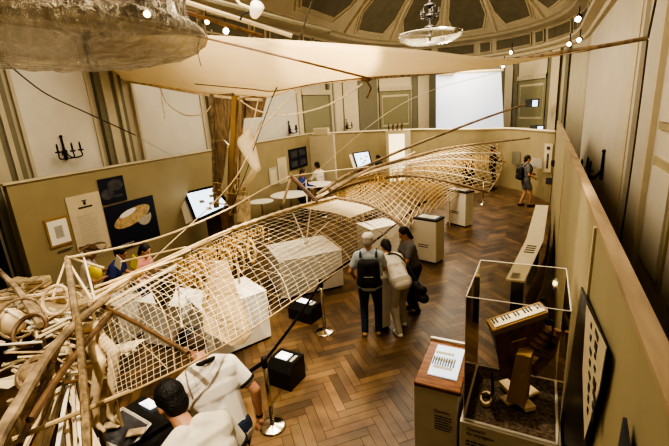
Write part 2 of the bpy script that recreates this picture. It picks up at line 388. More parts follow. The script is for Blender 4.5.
# apse: pilaster strips, olive door leaves, screen
ap = MB(); D = outline(.04, n=44)[3:-3]
def apse(a, z, off=0):
    a = R(a); return Vector((XC+(RA-off)*math.cos(a), 17+(6.6-off)*max(0,math.sin(a))**.9, z))
def apanel(mb, a0, a1, z0, z1, off, th=.05):
    k = 4; A = [apse(a0+(a1-a0)*i/k, 0, off) for i in range(k+1)]; B = [apse(a0+(a1-a0)*i/k, 0, off+th) for i in range(k+1)]
    mb.grid([at_z(A, z0), at_z(B, z0), at_z(B, z1), at_z(A, z1)])
for a0, a1 in ((149.5, 163), (111, 115), (123, 126), (176, 179), (60.5, 63), (69, 72), (38, 40.5), (24, 27)): ap.use('pil'); apanel(ap, a0, a1, 0, ZC-.2, .03)
for a0, a1 in ((164, 175), (115.5, 122.5), (63.5, 68.5), (31, 37.5)): ap.use('cream'); apanel(ap, a0, a1, .1, ZC-.25, .07, .06)
struct('trim_pilasters_apse', ap)
for k, (a0, a1) in enumerate(((127, 148), (41, 60))):
    d = MB(); d.use('olive'); apanel(d, a0, a1, 0, 4.3, .04); d.use('mould'); apanel(d, a0-.5, a1+.5, 4.3, 4.5, .06, .1); d.use('cream'); apanel(d, a0, a1, 4.5, 5.3, .04)
    d.use('olive')
    for z0, z1 in ((.3, 2.1), (2.5, 4.1)):
        d.use('mould'); apanel(d, a0+1.5, a1-1.5, z0, z1, .08, .02); d.use('olive'); apanel(d, a0+2, a1-2, z0+.1, z1-.1, .10, .02)
    struct('door_%d' % (k+2), d)
y0, y1 = PX(302, 115, XL).y, PX(328, 115, XL).y; d = MB(); d.use('olive').box((XL+.05, (y0+y1)/2, 2.1), (.1, y1-y0, 4.2)); d.use('mould').box((XL+.08, (y0+y1)/2, 4.3), (.16, y1-y0+.2, .2)); d.use('cream').box((XL+.05, y1+1.1, 2.9), (.1, 1.6, 5.2)); d.box((XL+.05, y0-.25, 2.9), (.1, .3, 5.2)); struct('door_4', d)
# projection screen in the middle of the apse
sc = thing('projection_screen', (-3.0, 20.5, 1.6), 'large white projection screen glowing pale blue above the far partition', 'screen')
TL, TR, BR, BL = PY(436, 74, 20.5), PY(501, 71, 20.5), PY(504, 136, 20.5), PY(436, 136, 20.5)
MB().slab([TL, TR, BR, BL], (0, .03, 0)).build('screen_fabric', 'proj', sc)
MB().tube([TL+Vector((-.1, 0, .03)), TR+Vector((.1, 0, .03))], .06, 8).build('screen_roller', 'cream', sc); MB().tube([BL, BR], .03, 6).build('bottom_bar', 'cream', sc)
b = MB().slab([TL+Vector((-.5, -.2, .35)), TL+Vector((-.25, -.2, .05)), TL+Vector((.3, -.2, -.12)), PY(452, 76, 20.3)+Vector((0, 0, 0)), PY(458, 68, 20.3), PY(454, 66, 20.3)], (0, .03, 0))
tag(b.build('hanging_cloth', 'pil', base=True), 'dark cloth swag hanging at the upper left corner of the projection screen', 'cloth')

# right wall: door with panels, shuttered window, vertical moulding
d = MB(); d.use('wallr').box((XR-.03, 4.55, 2.4), (.06, 2.7, 4.8))
d.use('cream')
for y in (3.15, 5.95): d.box((XR-.07, y, 2.45), (.1, .14, 4.9))
d.box((XR-.08, 4.55, 4.93), (.12, 3.0, .16))
for y0, y1 in ((3.35, 4.45), (4.65, 5.75)):
    for z0, z1 in ((.3, 1.3), (1.55, 2.9), (3.1, 4.6)):
        d.use('partr').box((XR-.06, (y0+y1)/2, (z0+z1)/2), (.05, y1-y0-.16, z1-z0-.1))
        d.use('wallr').box((XR-.08, (y0+y1)/2, (z0+z1)/2), (.05, y1-y0-.34, z1-z0-.28))
dd = struct('door_1', d); MB().use('brass').tube([(XR-.1, 4.5, 1.1), (XR-.16, 4.5, 1.1), (XR-.16, 4.42, 1.1)], .015, 6).build('door_handle', 'brass', dd)
wd = MB(); wd.use('cream').box((XR-.05, 3.35, 5.55), (.1, 1.9, 1.1)); wd.use('olive').box((XR-.09, 3.35, 5.55), (.04, 1.7, .95)); wd.use('dwood')
for i in range(12): wd.box((XR-.12, 3.35, 5.12+i*.075), (.05, 1.6, .02), rot=Matrix.Rotation(R(30), 3, 'Y'))
struct('window_1', wd)
pr = MB()
for y in (8.0,): pr.use('wallr').box((XR-.025, y, 3.1), (.05, 1.0, 6)); pr.use('cream').box((XR-.04, y, 3.1), (.05, .6, 5.9))
struct('trim_pilasters_right', pr)
struct('baseboard_right', MB().box((XR-.03, 7, .12), (.06, 19, .24)), 'cream')

# partitions
PR, HP = .35, 2.75
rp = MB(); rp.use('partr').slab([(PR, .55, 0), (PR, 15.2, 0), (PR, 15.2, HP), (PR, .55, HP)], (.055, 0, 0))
rp.use('parttop').box((PR+.03, 7.37, HP+.012), (.075, 13.7, .025)); rp.use('cream').box((PR-.008, 3.05, 1.37), (.016, .05, 2.72)); rp.box((PR-.008, 8, 1.37), (.016, .04, 2.72))
struct('wall_partition_right', rp)
PL = [PZ(6, 183, 2.75), PZ(206, 152, 2.75), PZ(312, 138, 2.72)]
PLx = -7.95
lp = MB(); lp.use('part').slab([(PLx, 3.45, 0), (PLx, 13.7, 0), (PLx, 13.7, 2.75), (PLx, 3.45, 2.75)], (-.12, 0, 0)); lp.use('cream').box((PLx-.05, 8.55, 2.76), (.16, 10.3, .03))
struct('wall_partition_left', lp)
ca_ = [(-7.95, 13.7, 2.72), (-7.2, 16.6, 2.55), (-6.0, 18.3, 2.45), (-4.75, 19.1, 2.38), (-2.86, 18.9, 2.32), (-1.36, 18.0, 2.36), (-.33, 16.6, 2.36), (.33, 15.3, 2.38)]
cv = spl(ca_, 24); fp = MB(); fp.use('part'); fp.grid([[Vector((p.x, p.y, 0)) for p in cv], cv]); fp.use('cream'); fp.tube([p+Vector((0, 0, .01)) for p in cv], .05, 5)
struct('wall_partition_far', fp)
# ================================================================== PLINTHS, LABELS, FURNITURE
def frame2(a, b):                         # two floor points (front bottom edge, left to right) -> centre-front, x dir, back dir, width
    a = Vector((a.x, a.y, 0)); b = Vector((b.x, b.y, 0)); x = (b-a); w = x.length; x.normalize(); return a, x, Vector((-x.y, x.x, 0)), w
def rotm(x): return Matrix((x, Vector((-x.y, x.x, 0)), Vector((0, 0, 1)))).transposed()
def plinth(pa, pb, depth, h, label, m='white', name='display_plinth', cat='plinth', group=None, text_=None):
    a, x, y, w = frame2(PZ(*pa, 0), PZ(*pb, 0)); c = a+x*w/2+y*depth/2
    t = thing(name, c, label, cat, group); rm = rotm(x)
    MB().box(c+Vector((0, 0, h/2+.02)), (w, depth, h-.04), rot=rm, bev=.008).build('body', m, t)
    MB().box(c+Vector((0, 0, .02)), (w-.06, depth-.06, .04), rot=rm).build('toe_kick', 'mblack', t)
    MB().box(c+Vector((0, 0, h+.005)), (w+.01, depth+.01, .02), rot=rm, bev=.004).build('top', m, t)
    return t, a, x, y, w, rm, c
def lines(mb, o, xd, yd, w, rows, pitch, th, rnd=.35):       # printed lines of small type
    nrm = xd.cross(yd)
    for i in range(rows):
        L = w*(1-random.random()*rnd); p = o-yd*(i*pitch); q = 0
        while q < L:
            k = min(random.uniform(.03, .09)*w*2, L-q)
            if k > .004: mb.add([p+xd*q+nrm*.0015, p+xd*(q+k*.8)+nrm*.0015, p+xd*(q+k*.8)+yd*th+nrm*.0015, p+xd*q+yd*th+nrm*.0015], [(0, 1, 2, 3)])
            q += k
    return mb
P1 = plinth((283, 301), (344, 287), 1.15, .82, 'large white plinth with blank faces under the middle of the net hull')
P2 = plinth((211, 364), (272, 338), .8, .86, 'white plinth right behind the stanchion beside the cream cloth panel')
P3 = plinth((146, 345), (190, 353), .6, .8, 'white plinth below the leaf shaped wooden slat form')
P4 = plinth((95, 340), (125, 347), .5, .75, 'small offwhite plinth beside the wooden mannequin legs', m='offw')
P5 = plinth((372, 262), (400, 255), .7, .8, 'white plinth behind the visitor group under the golden fringe')
# things on plinths
def label_ped(pa, pb, depth, h, label, near=False):
    t, a, x, y, w, rm, c = plinth(pa, pb, depth, h, label, m='offw', name='label_pedestal', cat='pedestal')
    z = Vector((0, 0, 1)); tp = c+z*(h+.04)
    MB().box(tp, (w+.02, depth+.02, .05), rot=rm, bev=.01).build('black_rim', 'mblack', t)
    pg = MB().box(tp+z*.03, (w*.74, depth*.6, .012), rot=rm).build('text_sheet', 'paper', t)
    lm = lines(MB(), tp+z*.038-x*w*.3+y*depth*.22, x, y, w*.6, 7, depth*.07, depth*.02); lm.build('printed_text', 'ink', pg, origin=None) if False else None
    o = lm.build('printed_text', 'ink', None); o.parent = pg; o.matrix_parent_inverse = (Matrix.Translation(Vector(t.location)+Vector(pg.location))).inverted()
    fr_ = lines(MB(), a+z*.42+x*w*.22, x, z, w*.5, 2, .05, .025, .2).build('front_caption', 'ink', t)
    return t
label_ped((414, 260), (436, 265), .38, 1.0, 'beige label pedestal with black rimmed white sheet beside the visitor group')
label_ped((446, 223), (465, 228), .34, 1.0, 'beige label pedestal with white sheet farther down near the net tip')
# near label pedestal with photograph under glass
cA, cB, cC, cD = [PZ(*q) for q in ((412, 378, 1.0), (459, 388, 1.0), (474, 350, 1.0), (433, 341, 1.0))]
t = thing('label_pedestal', ((cA+cC)/2)*1.0-Vector((0, 0, 1.0)), 'beige pedestal with dark wood top and bright framed photograph, nearest the glass case', 'pedestal')
MB().box(((cA.x+cB.x)/2+.0, (cA.y+cD.y)/2, .475), (cB.x-cA.x-.02, cD.y-cA.y-.02, .91), bev=.008).build('body', 'offw', t)
MB().box(((cA.x+cB.x)/2, (cA.y+cD.y)/2, .01), (cB.x-cA.x-.06, cD.y-cA.y-.06, .03)).build('toe_kick', 'mblack', t)
ctr = (cA+cC)/2; tl = Matrix.Rotation(R(6), 3, 'X'); wx, wy = cB.x-cA.x, cD.y-cA.y
MB().box(ctr-Vector((0, 0, .02)), (wx, wy, .05), rot=tl, bev=.008).build('top_board', 'mahog', t)
MB().box(ctr+tl @ Vector((0, wy/2-.01, .015)), (wx, .03, .03), rot=tl).build('rear_rail', 'white', t)
pg = MB().box(ctr+tl @ Vector((.02, .02, .012)), (wx*.64, wy*.66, .012), rot=tl).build('photograph', 'photo', t)
b = MB(); b.use('grey')
for i in range(3): b.box(ctr+tl @ Vector((-.02+.01*i, .13-i*.11, .0195)), (wx*.42, .035, .002), rot=tl)
b.use('dgrey')
for i in range(9): b.box(ctr+tl @ Vector((-.11+.026*i, .0, .0205)), (.012, .13, .002), rot=tl)
b.build('print_marks', None, t)
lines(MB(), Vector((ctr.x-.02, cA.y+.008, .62)), Vector((1, 0, 0)), Vector((0, 0, 1)), .18, 6, .03, .014).build('front_text', 'ink', t)
text('heading', 'Clavecin', .045, (ctr.x-.03, cA.y+.007, .67), (1, 0, 0), (0, 0, 1), 'ink', t)

# ------------------------------------------------------------------ glass case with the bellows automaton
X0, X1, Y0, Y1, ZB, ZT = -.50, .27, 3.24, 4.12, .74, 2.0
t = thing('glass_case', ((X0+X1)/2, (Y0+Y1)/2, 0), 'tall clear acrylic display case on a beige base holding the bellows automaton', 'display case')
MB().box(((X0+X1)/2, (Y0+Y1)/2, ZB/2), (X1-X0+.06, Y1-Y0+.04, ZB), bev=.01).build('base_cabinet', 'offw', t)
MB().box(((X0+X1)/2, (Y0+Y1)/2, ZB+.008), (X1-X0-.03, Y1-Y0-.03, .02)).build('floor_cloth', 'fur', t)
b = MB()
cs = [(X0, Y0), (X1, Y0), (X1, Y1), (X0, Y1)]
for i in range(4): a_, b_ = cs[i], cs[(i+1) % 4]; b.add([(*a_, ZB+.02), (*b_, ZB+.02), (*b_, ZT), (*a_, ZT)], [(0, 1, 2, 3)])
b.add([(*c, ZT) for c in cs], [(0, 1, 2, 3)]); b.build('cover', 'acrylic', t)
b = MB()
for i in range(4):
    a_, b_ = cs[i], cs[(i+1) % 4]; b.tube([(*a_, ZT), (*b_, ZT)], .005, 4); b.tube([(*a_, ZB+.02), (*b_, ZB+.02)], .010, 4); b.tube([(*a_, ZB+.02), (*a_, ZT)], .003, 4)
b.build('edges', 'acryedge', t)
text('caption_text', 'Clavecin\ndu voyageur', .05, (X0+.03, Y0-.024, ZB-.08), (1, 0, 0), (0, 0, 1), 'ink', t)
lines(MB(), Vector((X0+.03, Y0-.022, ZB-.21)), Vector((1, 0, 0)), Vector((0, 0, 1)), .3, 5, .035, .016).build('small_text', 'ink', t)
# automaton
Yc = 3.72
def q(px, py, dy=0): return PY(px, py, Yc+dy)
a0 = (q(489, 330, -.12)+q(545, 305, .1))/2
t = thing('bellows_automaton', (q(505, 405).x, Yc, ZB+.02), 'wooden automaton with slanted ivory keyboard, dark cabinet body and leather bellows inside the glass case', 'automaton')
u = (q(545, 306, .12)-q(489, 325, -.1)); L = u.length; u.normalize(); zz = Vector((0, 0, 1)); v = zz.cross(u).normalized(); n = u.cross(v)
rm = Matrix((u, v, n)).transposed(); kc = (q(545, 306, .12)+q(489, 325, -.1))/2
MB().box(kc-n*.03, (L, .2, .06), rot=rm, bev=.006).build('keyboard_case', 'frame', t)
b = MB(); b.box(kc+n*.006-v*.02, (L*.88, .12, .012), rot=rm); kb = b.build('white_keys', 'keyw', t)
b = MB(); 
for i in range(16):
    if i % 7 not in (2, 6): b.box(kc+n*.016+u*(L*.88*(i+.6-8)/16)+v*.01, (L*.022, .07, .012), rot=rm)
b.build('black_keys', 'black', t)
# cabinet body hanging under the keyboard (tapered)
top = [kc-n*.06+u*(sx*L*.48)+v*(sy*.09) for sx, sy in ((-1, -1), (1, -1), (1, 1), (-1, 1))]
low = q(507, 385, -.06); bot = [low+Vector((sx*.06, sy*.06, 0))+Vector((.0, 0, .12)) for sx, sy in ((-1, -1), (1, -1), (1, 1), (-1, 1))]
b = MB(); b.add([top[0], top[1], top[2], top[3], bot[0], bot[1], bot[2], bot[3]], [(0, 1, 2, 3), (7, 6, 5, 4), (0, 4, 5, 1), (1, 5, 6, 2), (2, 6, 7, 3)]); b.build('cabinet', 'mahog', t)
MB().add([top[0]+Vector((-.006, -.006, 0)), top[3]+Vector((-.006, .0, 0)), bot[3]+Vector((-.006, 0, .06)), bot[0]+Vector((-.006, -.006, .06))], [(0, 1, 2, 3)]).build('blue_side_panel', 'blued', t)
# timber leg
lc = (q(520, 388, -.14).x, Yc-.13)
b = MB(); b.add([(lc[0]-.11, lc[1]-.08, ZB+.1), (lc[0]+.05, lc[1]-.10, ZB+.1), (lc[0]+.08, lc[1]+.08, ZB+.1), (lc[0]-.08, lc[1]+.10, ZB+.1), (lc[0]-.05, lc[1]-.07, ZB+.62), (lc[0]+.07, lc[1]-.08, ZB+.62), (lc[0]+.09, lc[1]+.06, ZB+.62), (lc[0]-.03, lc[1]+.07, ZB+.62)],
      [(3, 2, 1, 0), (4, 5, 6, 7), (0, 1, 5, 4), (1, 2, 6, 5), (2, 3, 7, 6), (3, 0, 4, 7)]); b.build('leg_box', 'frame', t)
MB().box((lc[0]-.03, Yc-.04, ZB+.075), (.42, .11, .05), rz=R(-50), bev=.005).build('foot_board', 'pale', t)
MB().box((lc[0]-.0, Yc, ZB+.045), (.12, .40, .03), rz=R(-42), bev=.005).build('foot_board', 'pale', t)
# bellows (accordion folds)
c0 = q(535, 345, .06); c1 = q(556, 318, .12); d = (c1-c0).normalized(); b = MB(); ns = 11; vs_ = []
e1 = d.orthogonal().normalized(); e2 = d.cross(e1)
for i in range(ns):
    r = (.15 if i % 2 else .11)*(1-.03*i); p = c0-d*.06+d*(.028*i)
    vs_.append([p+e1*(sx*r)+e2*(sy*r*.8) for sx, sy in ((-1, -.7), (-.7, -1), (.7, -1), (1, -.7), (1, .7), (.7, 1), (-.7, 1), (-1, .7))])
b.grid(vs_, closed=True); b.add(vs_[-1], [tuple(range(8))]); b.add(vs_[0], [tuple(range(8))]); b.build('bellows', 'leather', t)
MB().tube([q(532, 372, .05), q(552, 352, .08), q(558, 330, .1)], [.05, .04, .03], 8).build('lower_bellows_arm', 'leather', t)
for px, py, rr in ((543, 300, .022), (549, 322, .035), (552, 345, .03)):
    MB().lathe(q(px, py, .0), [(.001, -.012), (rr, -.01), (rr, .01), (.001, .012)], 14, axis=(0, 1, .2)).build('brass_wheel', 'iron', t)
MB().tube([q(546, 296, .02), q(553, 330, 0), q(548, 350, 0)], .008, 5).build('linkage_rod', 'iron', t)
MB().tube([q(492, 372, -.1), q(493, 392, -.12), q(488, 400, -.12), q(497, 412, -.12)], [.012, .016, .012, .012], 6).build('crank', 'iron', t)
MB().tube([q(512, 342, -.15), q(526, 338, -.16)], .006, 5).build('handle_bar', 'brass', t)
MB().box(q(491, 398, -.1), (.09, .05, .03), rz=.4, bev=.005).build('pedal', 'black', t)
sp = thing('sandal', (q(488, 410, -.15).x, q(490, 408, -.15).y, ZB+.03), 'pale wooden open frame shoe at the foot of the automaton', 'shoe', )
o = sp.location; b = MB(); k = 14; rr_ = [[o+Vector((math.cos(2*math.pi*i/k)*.055*s_-.02, math.sin(2*math.pi*i/k)*.10*s_-.02, z_)) for i in range(k)] for s_, z_ in ((.7, .0), (1, .0), (1, .035), (.7, .035), (.7, 0))]
b.grid(rr_, closed=True).build('sole', 'pale', sp); MB().tube([o+Vector((-.07, 0, .035)), o+Vector((-.02, 0, .07)), o+Vector((.03, 0, .035))], .009, 5).build('strap', 'dwood', sp)

# long leaning label rail beside the right partition
e0, e1_, e2_ = PZ(541, 207, .92), PZ(534, 240, .92), PZ(515, 280, .92)
xr = Vector((1, 0, 0)); t = thing('label_rail', (e1_.x, e1_.y, 0), 'long white angled reading rail on dark supports beside the right partition', 'label rail')
b = MB(); b.slab([e1_-xr*.14, e1_+xr*.16, e0+xr*.16+Vector((0, 0, .05)), e0-xr*.12+Vector((0, 0, .05))], (0, 0, -.03)); b.build('upper_board', 'cream', t)
b = MB(); b.slab([e2_-xr*.13, e2_+xr*.13, e1_+xr*.16, e1_-xr*.14], (0, 0, -.03)); lb = b.build('lower_board', 'cream', t)
b = MB(); dv = (e2_-e1_).normalized()
for i in range(4): b.slab([e1_+dv*(.35+i*.12)-xr*.07+Vector((0, 0, .003)), e1_+dv*(.35+i*.12)+xr*.09+Vector((0, 0, .003)), e1_+dv*(.40+i*.12)+xr*.09+Vector((0, 0, .003)), e1_+dv*(.40+i*.12)-xr*.07+Vector((0, 0, .003))], (0, 0, .002))
lines(b, e2_-dv*.25-xr*.08+Vector((0, 0, .003)), xr, -dv, .16, 6, .04, .02); b.build('printed_marks', 'ink', t)
for p in (e0*.85+e1_*.15, e1_, e2_-dv*.2): MB().box((p.x+.01, p.y, .44), (.18, .05, .88)).build('support', 'mblack', t)
MB().slab([(e0.x+.22, e0.y-.3, .05), (e1_.x+.2, e1_.y, .05), (e2_.x+.16, e2_.y+.2, .05), (e2_.x+.16, e2_.y+.2, .6), (e1_.x+.2, e1_.y, .6), (e0.x+.22, e0.y-.3, .6)], (.02, 0, 0)).build('modesty_panel', 'dwood', t)

# floor monitors
def floor_box(pa, pb, depth, h, label):
    a, x, y, w = frame2(PZ(*pa, 0), PZ(*pb, 0)); c = a+x*w/2+y*depth/2; t = thing('floor_monitor', c, label, 'monitor'); z = Vector((0, 0, 1))
    q0, q1, q2, q3 = a, a+x*w, a+x*w+y*depth, a+y*depth
    b = MB(); k = .10
    b.add([q0, q1, q2, q3, q0+z*(h-k), q1+z*(h-k), q1+z*h+y*.12, q2+z*h, q3+z*h, q0+z*h+y*.12], [(3, 2, 1, 0), (0, 1, 5, 4), (1, 2, 7, 6, 5), (2, 3, 8, 7), (3, 0, 4, 9, 8), (4, 5, 6, 9), (9, 6, 7, 8)]); b.build('housing', 'black', t)
    MB().box(c+z*(h+.006)+y*.03-x*.03, (w*.5, depth*.42, .01), rot=rotm(x)).build('lit_label', 'papglow', t)
    MB().box(c+z*(h+.004)+y*.03+x*w*.33, (w*.12, depth*.42, .006), rot=rotm(x)).build('side_strip', 'grey', t)
floor_box((268, 384), (291, 392), .36, .36, 'black floor box with a glowing white label near the front stanchion')
floor_box((289, 318), (311, 325), .34, .30, 'black floor box with grey label at the foot of the large plinth')

# stanchions with belts
spos = [(PZ(273, 427, 0), .97), (PZ(325, 332, 0), .97), (PZ(438, 236, 0)+Vector((-.5, 0, 0)), .97), (PZ(498, 205, 0)+Vector((-.5, 0, 0)), .97), (Vector((-3.15, 1.25, 0)), .97)]
slab_ = ['polished steel belt stanchion in front beside the capped visitor', 'steel belt stanchion standing alone in front of the large plinth', 'steel belt stanchion behind the beige label pedestal', 'steel belt stanchion by the far tip of the net', 'steel belt stanchion behind the seated man at the lower edge']
tops = []
for (p, h), lb in zip(spos, slab_):
    t = thing('stanchion', (p.x, p.y, 0), lb, 'stanchion', 'belt stanchions along the hull')
    MB().lathe((p.x, p.y, 0), [(.155, 0), (.155, .012), (.13, .022), (.05, .038), (.03, .05)], 28).build('base', 'steel', t, smooth=True)
    MB().lathe((p.x, p.y, .04), [(.026, 0), (.026, h-.16)], 16).build('pole', 'steel', t, smooth=True)
    MB().lathe((p.x, p.y, h-.14), [(.034, 0), (.036, .01), (.036, .11), (.03, .13), (.01, .14)], 16).build('belt_head', 'mblack', t, smooth=True)
    tops.append(Vector((p.x, p.y, h-.07)))
order = [4, 0, 1, 2, 3]
bl = ['black barrier belt running from the lower edge to the front stanchion', 'black barrier belt between the front stanchion and the lone one', 'black barrier belt passing behind the backpack visitor', 'black barrier belt toward the far net tip']
for (i, j), lb in zip(zip(order, order[1:]), bl):
    a, b_ = tops[i], tops[j]; d = (b_-a).normalized(); a = a+d*.04; b_ = b_-d*.04; rows = [[], []]
    for k in range(9):
        p = a.lerp(b_, k/8)-Vector((0, 0, .03*math.sin(math.pi*k/8))); rows[0].append(p-Vector((0, 0, .025))); rows[1].append(p+Vector((0, 0, .025)))
    o = MB().grid(rows).build('barrier_belt', 'belt', base=True, solid=.006); tag(o, lb, 'barrier belt')

# ------------------------------------------------------------------ wall pieces on the left partition (x = PLx)
XW = PLx+.006
def wq(px, py): return PX(px, py, XW)
def wboard(name, pxs, m, label, cat, th=.02, parts=()):
    ps = [wq(*p) for p in pxs]; y0, y1 = min(p.y for p in ps), max(p.y for p in ps); zs = sorted(p.z for p in ps); z0, z1 = (zs[0]+zs[1])/2, (zs[2]+zs[3])/2
    ys = sorted(p.y for p in ps); y0, y1 = (ys[0]+ys[1])/2, (ys[2]+ys[3])/2
    t = thing(name, (XW, (y0+y1)/2, z0), label, cat)
    MB().box((XW+th/2, (y0+y1)/2, (z0+z1)/2), (th, y1-y0, z1-z0)).build('board', m, t); return t, y0, y1, z0, z1, XW+th+.001
YV, ZV = Vector((0, 1, 0)), Vector((0, 0, 1))
t, y0, y1, z0, z1, xs = wboard('framed_print', ((44, 220), (68, 215), (72, 244), (49, 248)), 'frame', 'small framed print in an oak frame on the left partition beside the text panel', 'picture')
MB().box((xs, (y0+y1)/2, (z0+z1)/2), (.004, (y1-y0)*.84, (z1-z0)*.84)).build('mount', 'paper', t)
MB().box((xs+.003, (y0+y1)/2, (z0+z1)/2), (.004, (y1-y0)*.34, (z1-z0)*.42)).build('print', 'grey', t)
b = MB(); lines(b, Vector((XW+.003, y0+.1, z0-.1)), YV, ZV, .3, 2, .03, .018); o = b.build('wall_caption', 'ink', base=True); tag(o, 'small dark caption text directly under the oak framed print', 'caption')
t, y0, y1, z0, z1, xs = wboard('text_panel', ((65, 197), (98, 192), (112, 250), (78, 254)), 'cream', 'tall cream text panel with a small emblem left of the dark posters', 'text panel', th=.012)
b = MB(); w = y1-y0
lines(b, Vector((xs, y0+w*.2, z1-.42)), YV, ZV, w*.62, 20, .045, .018); b.build('body_text', 'grey', t)
b = MB(); b.box((xs+.002, (y0+y1)/2, z1-.17), (.003, .05, .07)); b.box((xs+.002, (y0+y1)/2, z1-.25), (.003, .28, .035)); b.box((xs+.002, (y0+y1)/2, z1-.12), (.003, .10, .02)); b.build('emblem', 'ink', t)
t, y0, y1, z0, z1, xs = wboard('poster', ((97, 179), (122, 176), (127, 200), (102, 205)), 'navy', 'small dark poster of round shapes above the parachute hat poster', 'poster')
b = MB(); 
for yy, zz_, r1, r2 in ((.62, .68, .2, .13), (.25, .38, .16, .12), (.66, .25, .12, .03)):
    b.lathe((xs+.001, y0+(y1-y0)*yy, z0+(z1-z0)*zz_), [(.001, 0), (1, 0), (1, .003), (.001, .003)], 20, axis=(1, 0, 0), rx=r2*.9, ry=r1*.9)
b.build('printed_shapes', 'dgrey', t)
t, y0, y1, z0, z1, xs = wboard('poster', ((104, 205), (152, 197), (161, 240), (112, 250)), 'navy', 'large dark poster showing a pale round parasol shape', 'poster')
cy_, cz_ = (y0+y1)/2, z0+(z1-z0)*.64
mq = Matrix.Rotation(R(14), 3, 'X')
b = MB(); b.add([Vector((xs+.001, cy_, cz_))+mq @ Vector((0, math.cos(a)*.40*(y1-y0), math.sin(a)*.17*(z1-z0)+.02)) for a in [2*math.pi*i/28 for i in range(28)]], [tuple(range(28))]); b.build('printed_parasol', 'tan', t)
b = MB(); b.add([Vector((xs+.003, cy_-.1, cz_+.1))+mq @ Vector((0, math.cos(a)*.18*(y1-y0), math.sin(a)*.06*(z1-z0)+.02)) for a in [2*math.pi*i/20 for i in range(20)]], [tuple(range(20))]); b.build('printed_crown', 'paper', t)
b = MB(); b.add([Vector((xs+.002, cy_+.22*(y1-y0), cz_-.03))+mq @ Vector((0, math.cos(a)*.16*(y1-y0), math.sin(a)*.2*(z1-z0)-.02)) for a in [math.pi+math.pi*i/12 for i in range(13)]+[0]], [tuple(range(14))]); b.build('printed_shade', 'grey', t)
lines(MB(), Vector((xs, y0+.12, z0+.1)), YV, ZV, (y1-y0)*.35, 1, .05, .03).build('printed_title', 'grey', t)
t, y0, y1, z0, z1, xs = wboard('poster', ((288, 150), (306, 146), (307, 166), (290, 170)), 'navy', 'dark four part poster behind the seated couple', 'poster')
b = MB()
for i in range(2):
    for j in range(2): b.box((xs+.002, y0+(y1-y0)*(.26+.48*i), z0+(z1-z0)*(.26+.48*j)), (.003, (y1-y0)*.34, (z1-z0)*.3))
b.build('printed_squares', 'dgrey', t)
t, y0, y1, z0, z1, xs = wboard('text_panel', ((277, 158), (286, 157), (288, 182), (279, 184)), 'cream', 'narrow cream text panel left of the four part dark poster', 'text panel', th=.012)
lines(MB(), Vector((xs, y0+.06, z1-.3)), YV, ZV, (y1-y0)*.7, 12, .06, .02).build('body_text', 'grey', t)
t, y0, y1, z0, z1, xs = wboard('framed_print', ((268, 168), (276, 167), (278, 184), (270, 186)), 'grey', 'small grey framed print near the hanging mannequin figure', 'picture')
MB().box((xs, (y0+y1)/2, (z0+z1)/2), (.004, (y1-y0)*.7, (z1-z0)*.75)).build('mount', 'cream', t)
# cream divider board beside the couple, bright doorway column, far boards
t = thing('divider_board', PZ(328, 190, 0), 'tall cream divider board standing beside the seated couple', 'divider')
pa, pb = PY(309, 136, 13.3), PY(333, 134, 13.3); MB().slab([Vector((pa.x, 13.3, 0)), Vector((pb.x, 13.3, 0)), Vector((pb.x, 13.3, pb.z)), Vector((pa.x, 13.3, pa.z))], (0, .12, 0)).build('panel', 'cream', t, origin=t.location)
MB().box(((pa.x+pb.x)/2, 13.36, pa.z+.14), (.62, .16, .26), bev=.02).build('cap_box', 'cream', t)
def clutter(px, py, Y, items, label):
    p = PY(px, py, Y); t = thing('lit_showcase', (p.x, Y, 0), label, 'showcase'); return t, p
t = thing('lit_showcase', (PY(398, 135, 17.0).x, 17.0, 0), 'glowing pale showcase with dark figurines on top by the far partition', 'showcase')
xa, xb = PY(387, 130, 17.0).x, PY(409, 130, 17.0).x; zt = PY(398, 130, 17.0).z
MB().box(((xa+xb)/2, 17.0, zt/2), (xb-xa, .4, zt), bev=.01).build('cabinet', 'cream', t)
lit = mat('lit cream panel', (.8, .7, .4), .7, emit=(1, .85, .5), es=1.6); M['lit'] = lit
MB().box(((xa+xb)/2, 16.79, zt/2+.1), ((xb-xa)*.7, .02, zt*.8)).build('lit_panel', 'lit', t)  # emissive panel stands in for the bright doorway
for i in range(4):
    o = Vector((xa+.12+i*.19, 16.9, zt)); g = thing('figurine', o, ['dark upright figurine at the outer end of the glowing showcase top', 'dark leaning figurine second along the glowing showcase top', 'dark low figurine third along the glowing showcase top', 'dark round headed figurine last along the glowing showcase top'][i], 'figurine')
    MB().lathe(o, [(.06, 0), (.05, .03), (.02, .07), (.05, .14), (.03, .2)], 10).build('body', 'dwood', g); MB().ell(o+Vector((.01*i, 0, .23)), .035+.005*i).build('head', 'dwood', g)

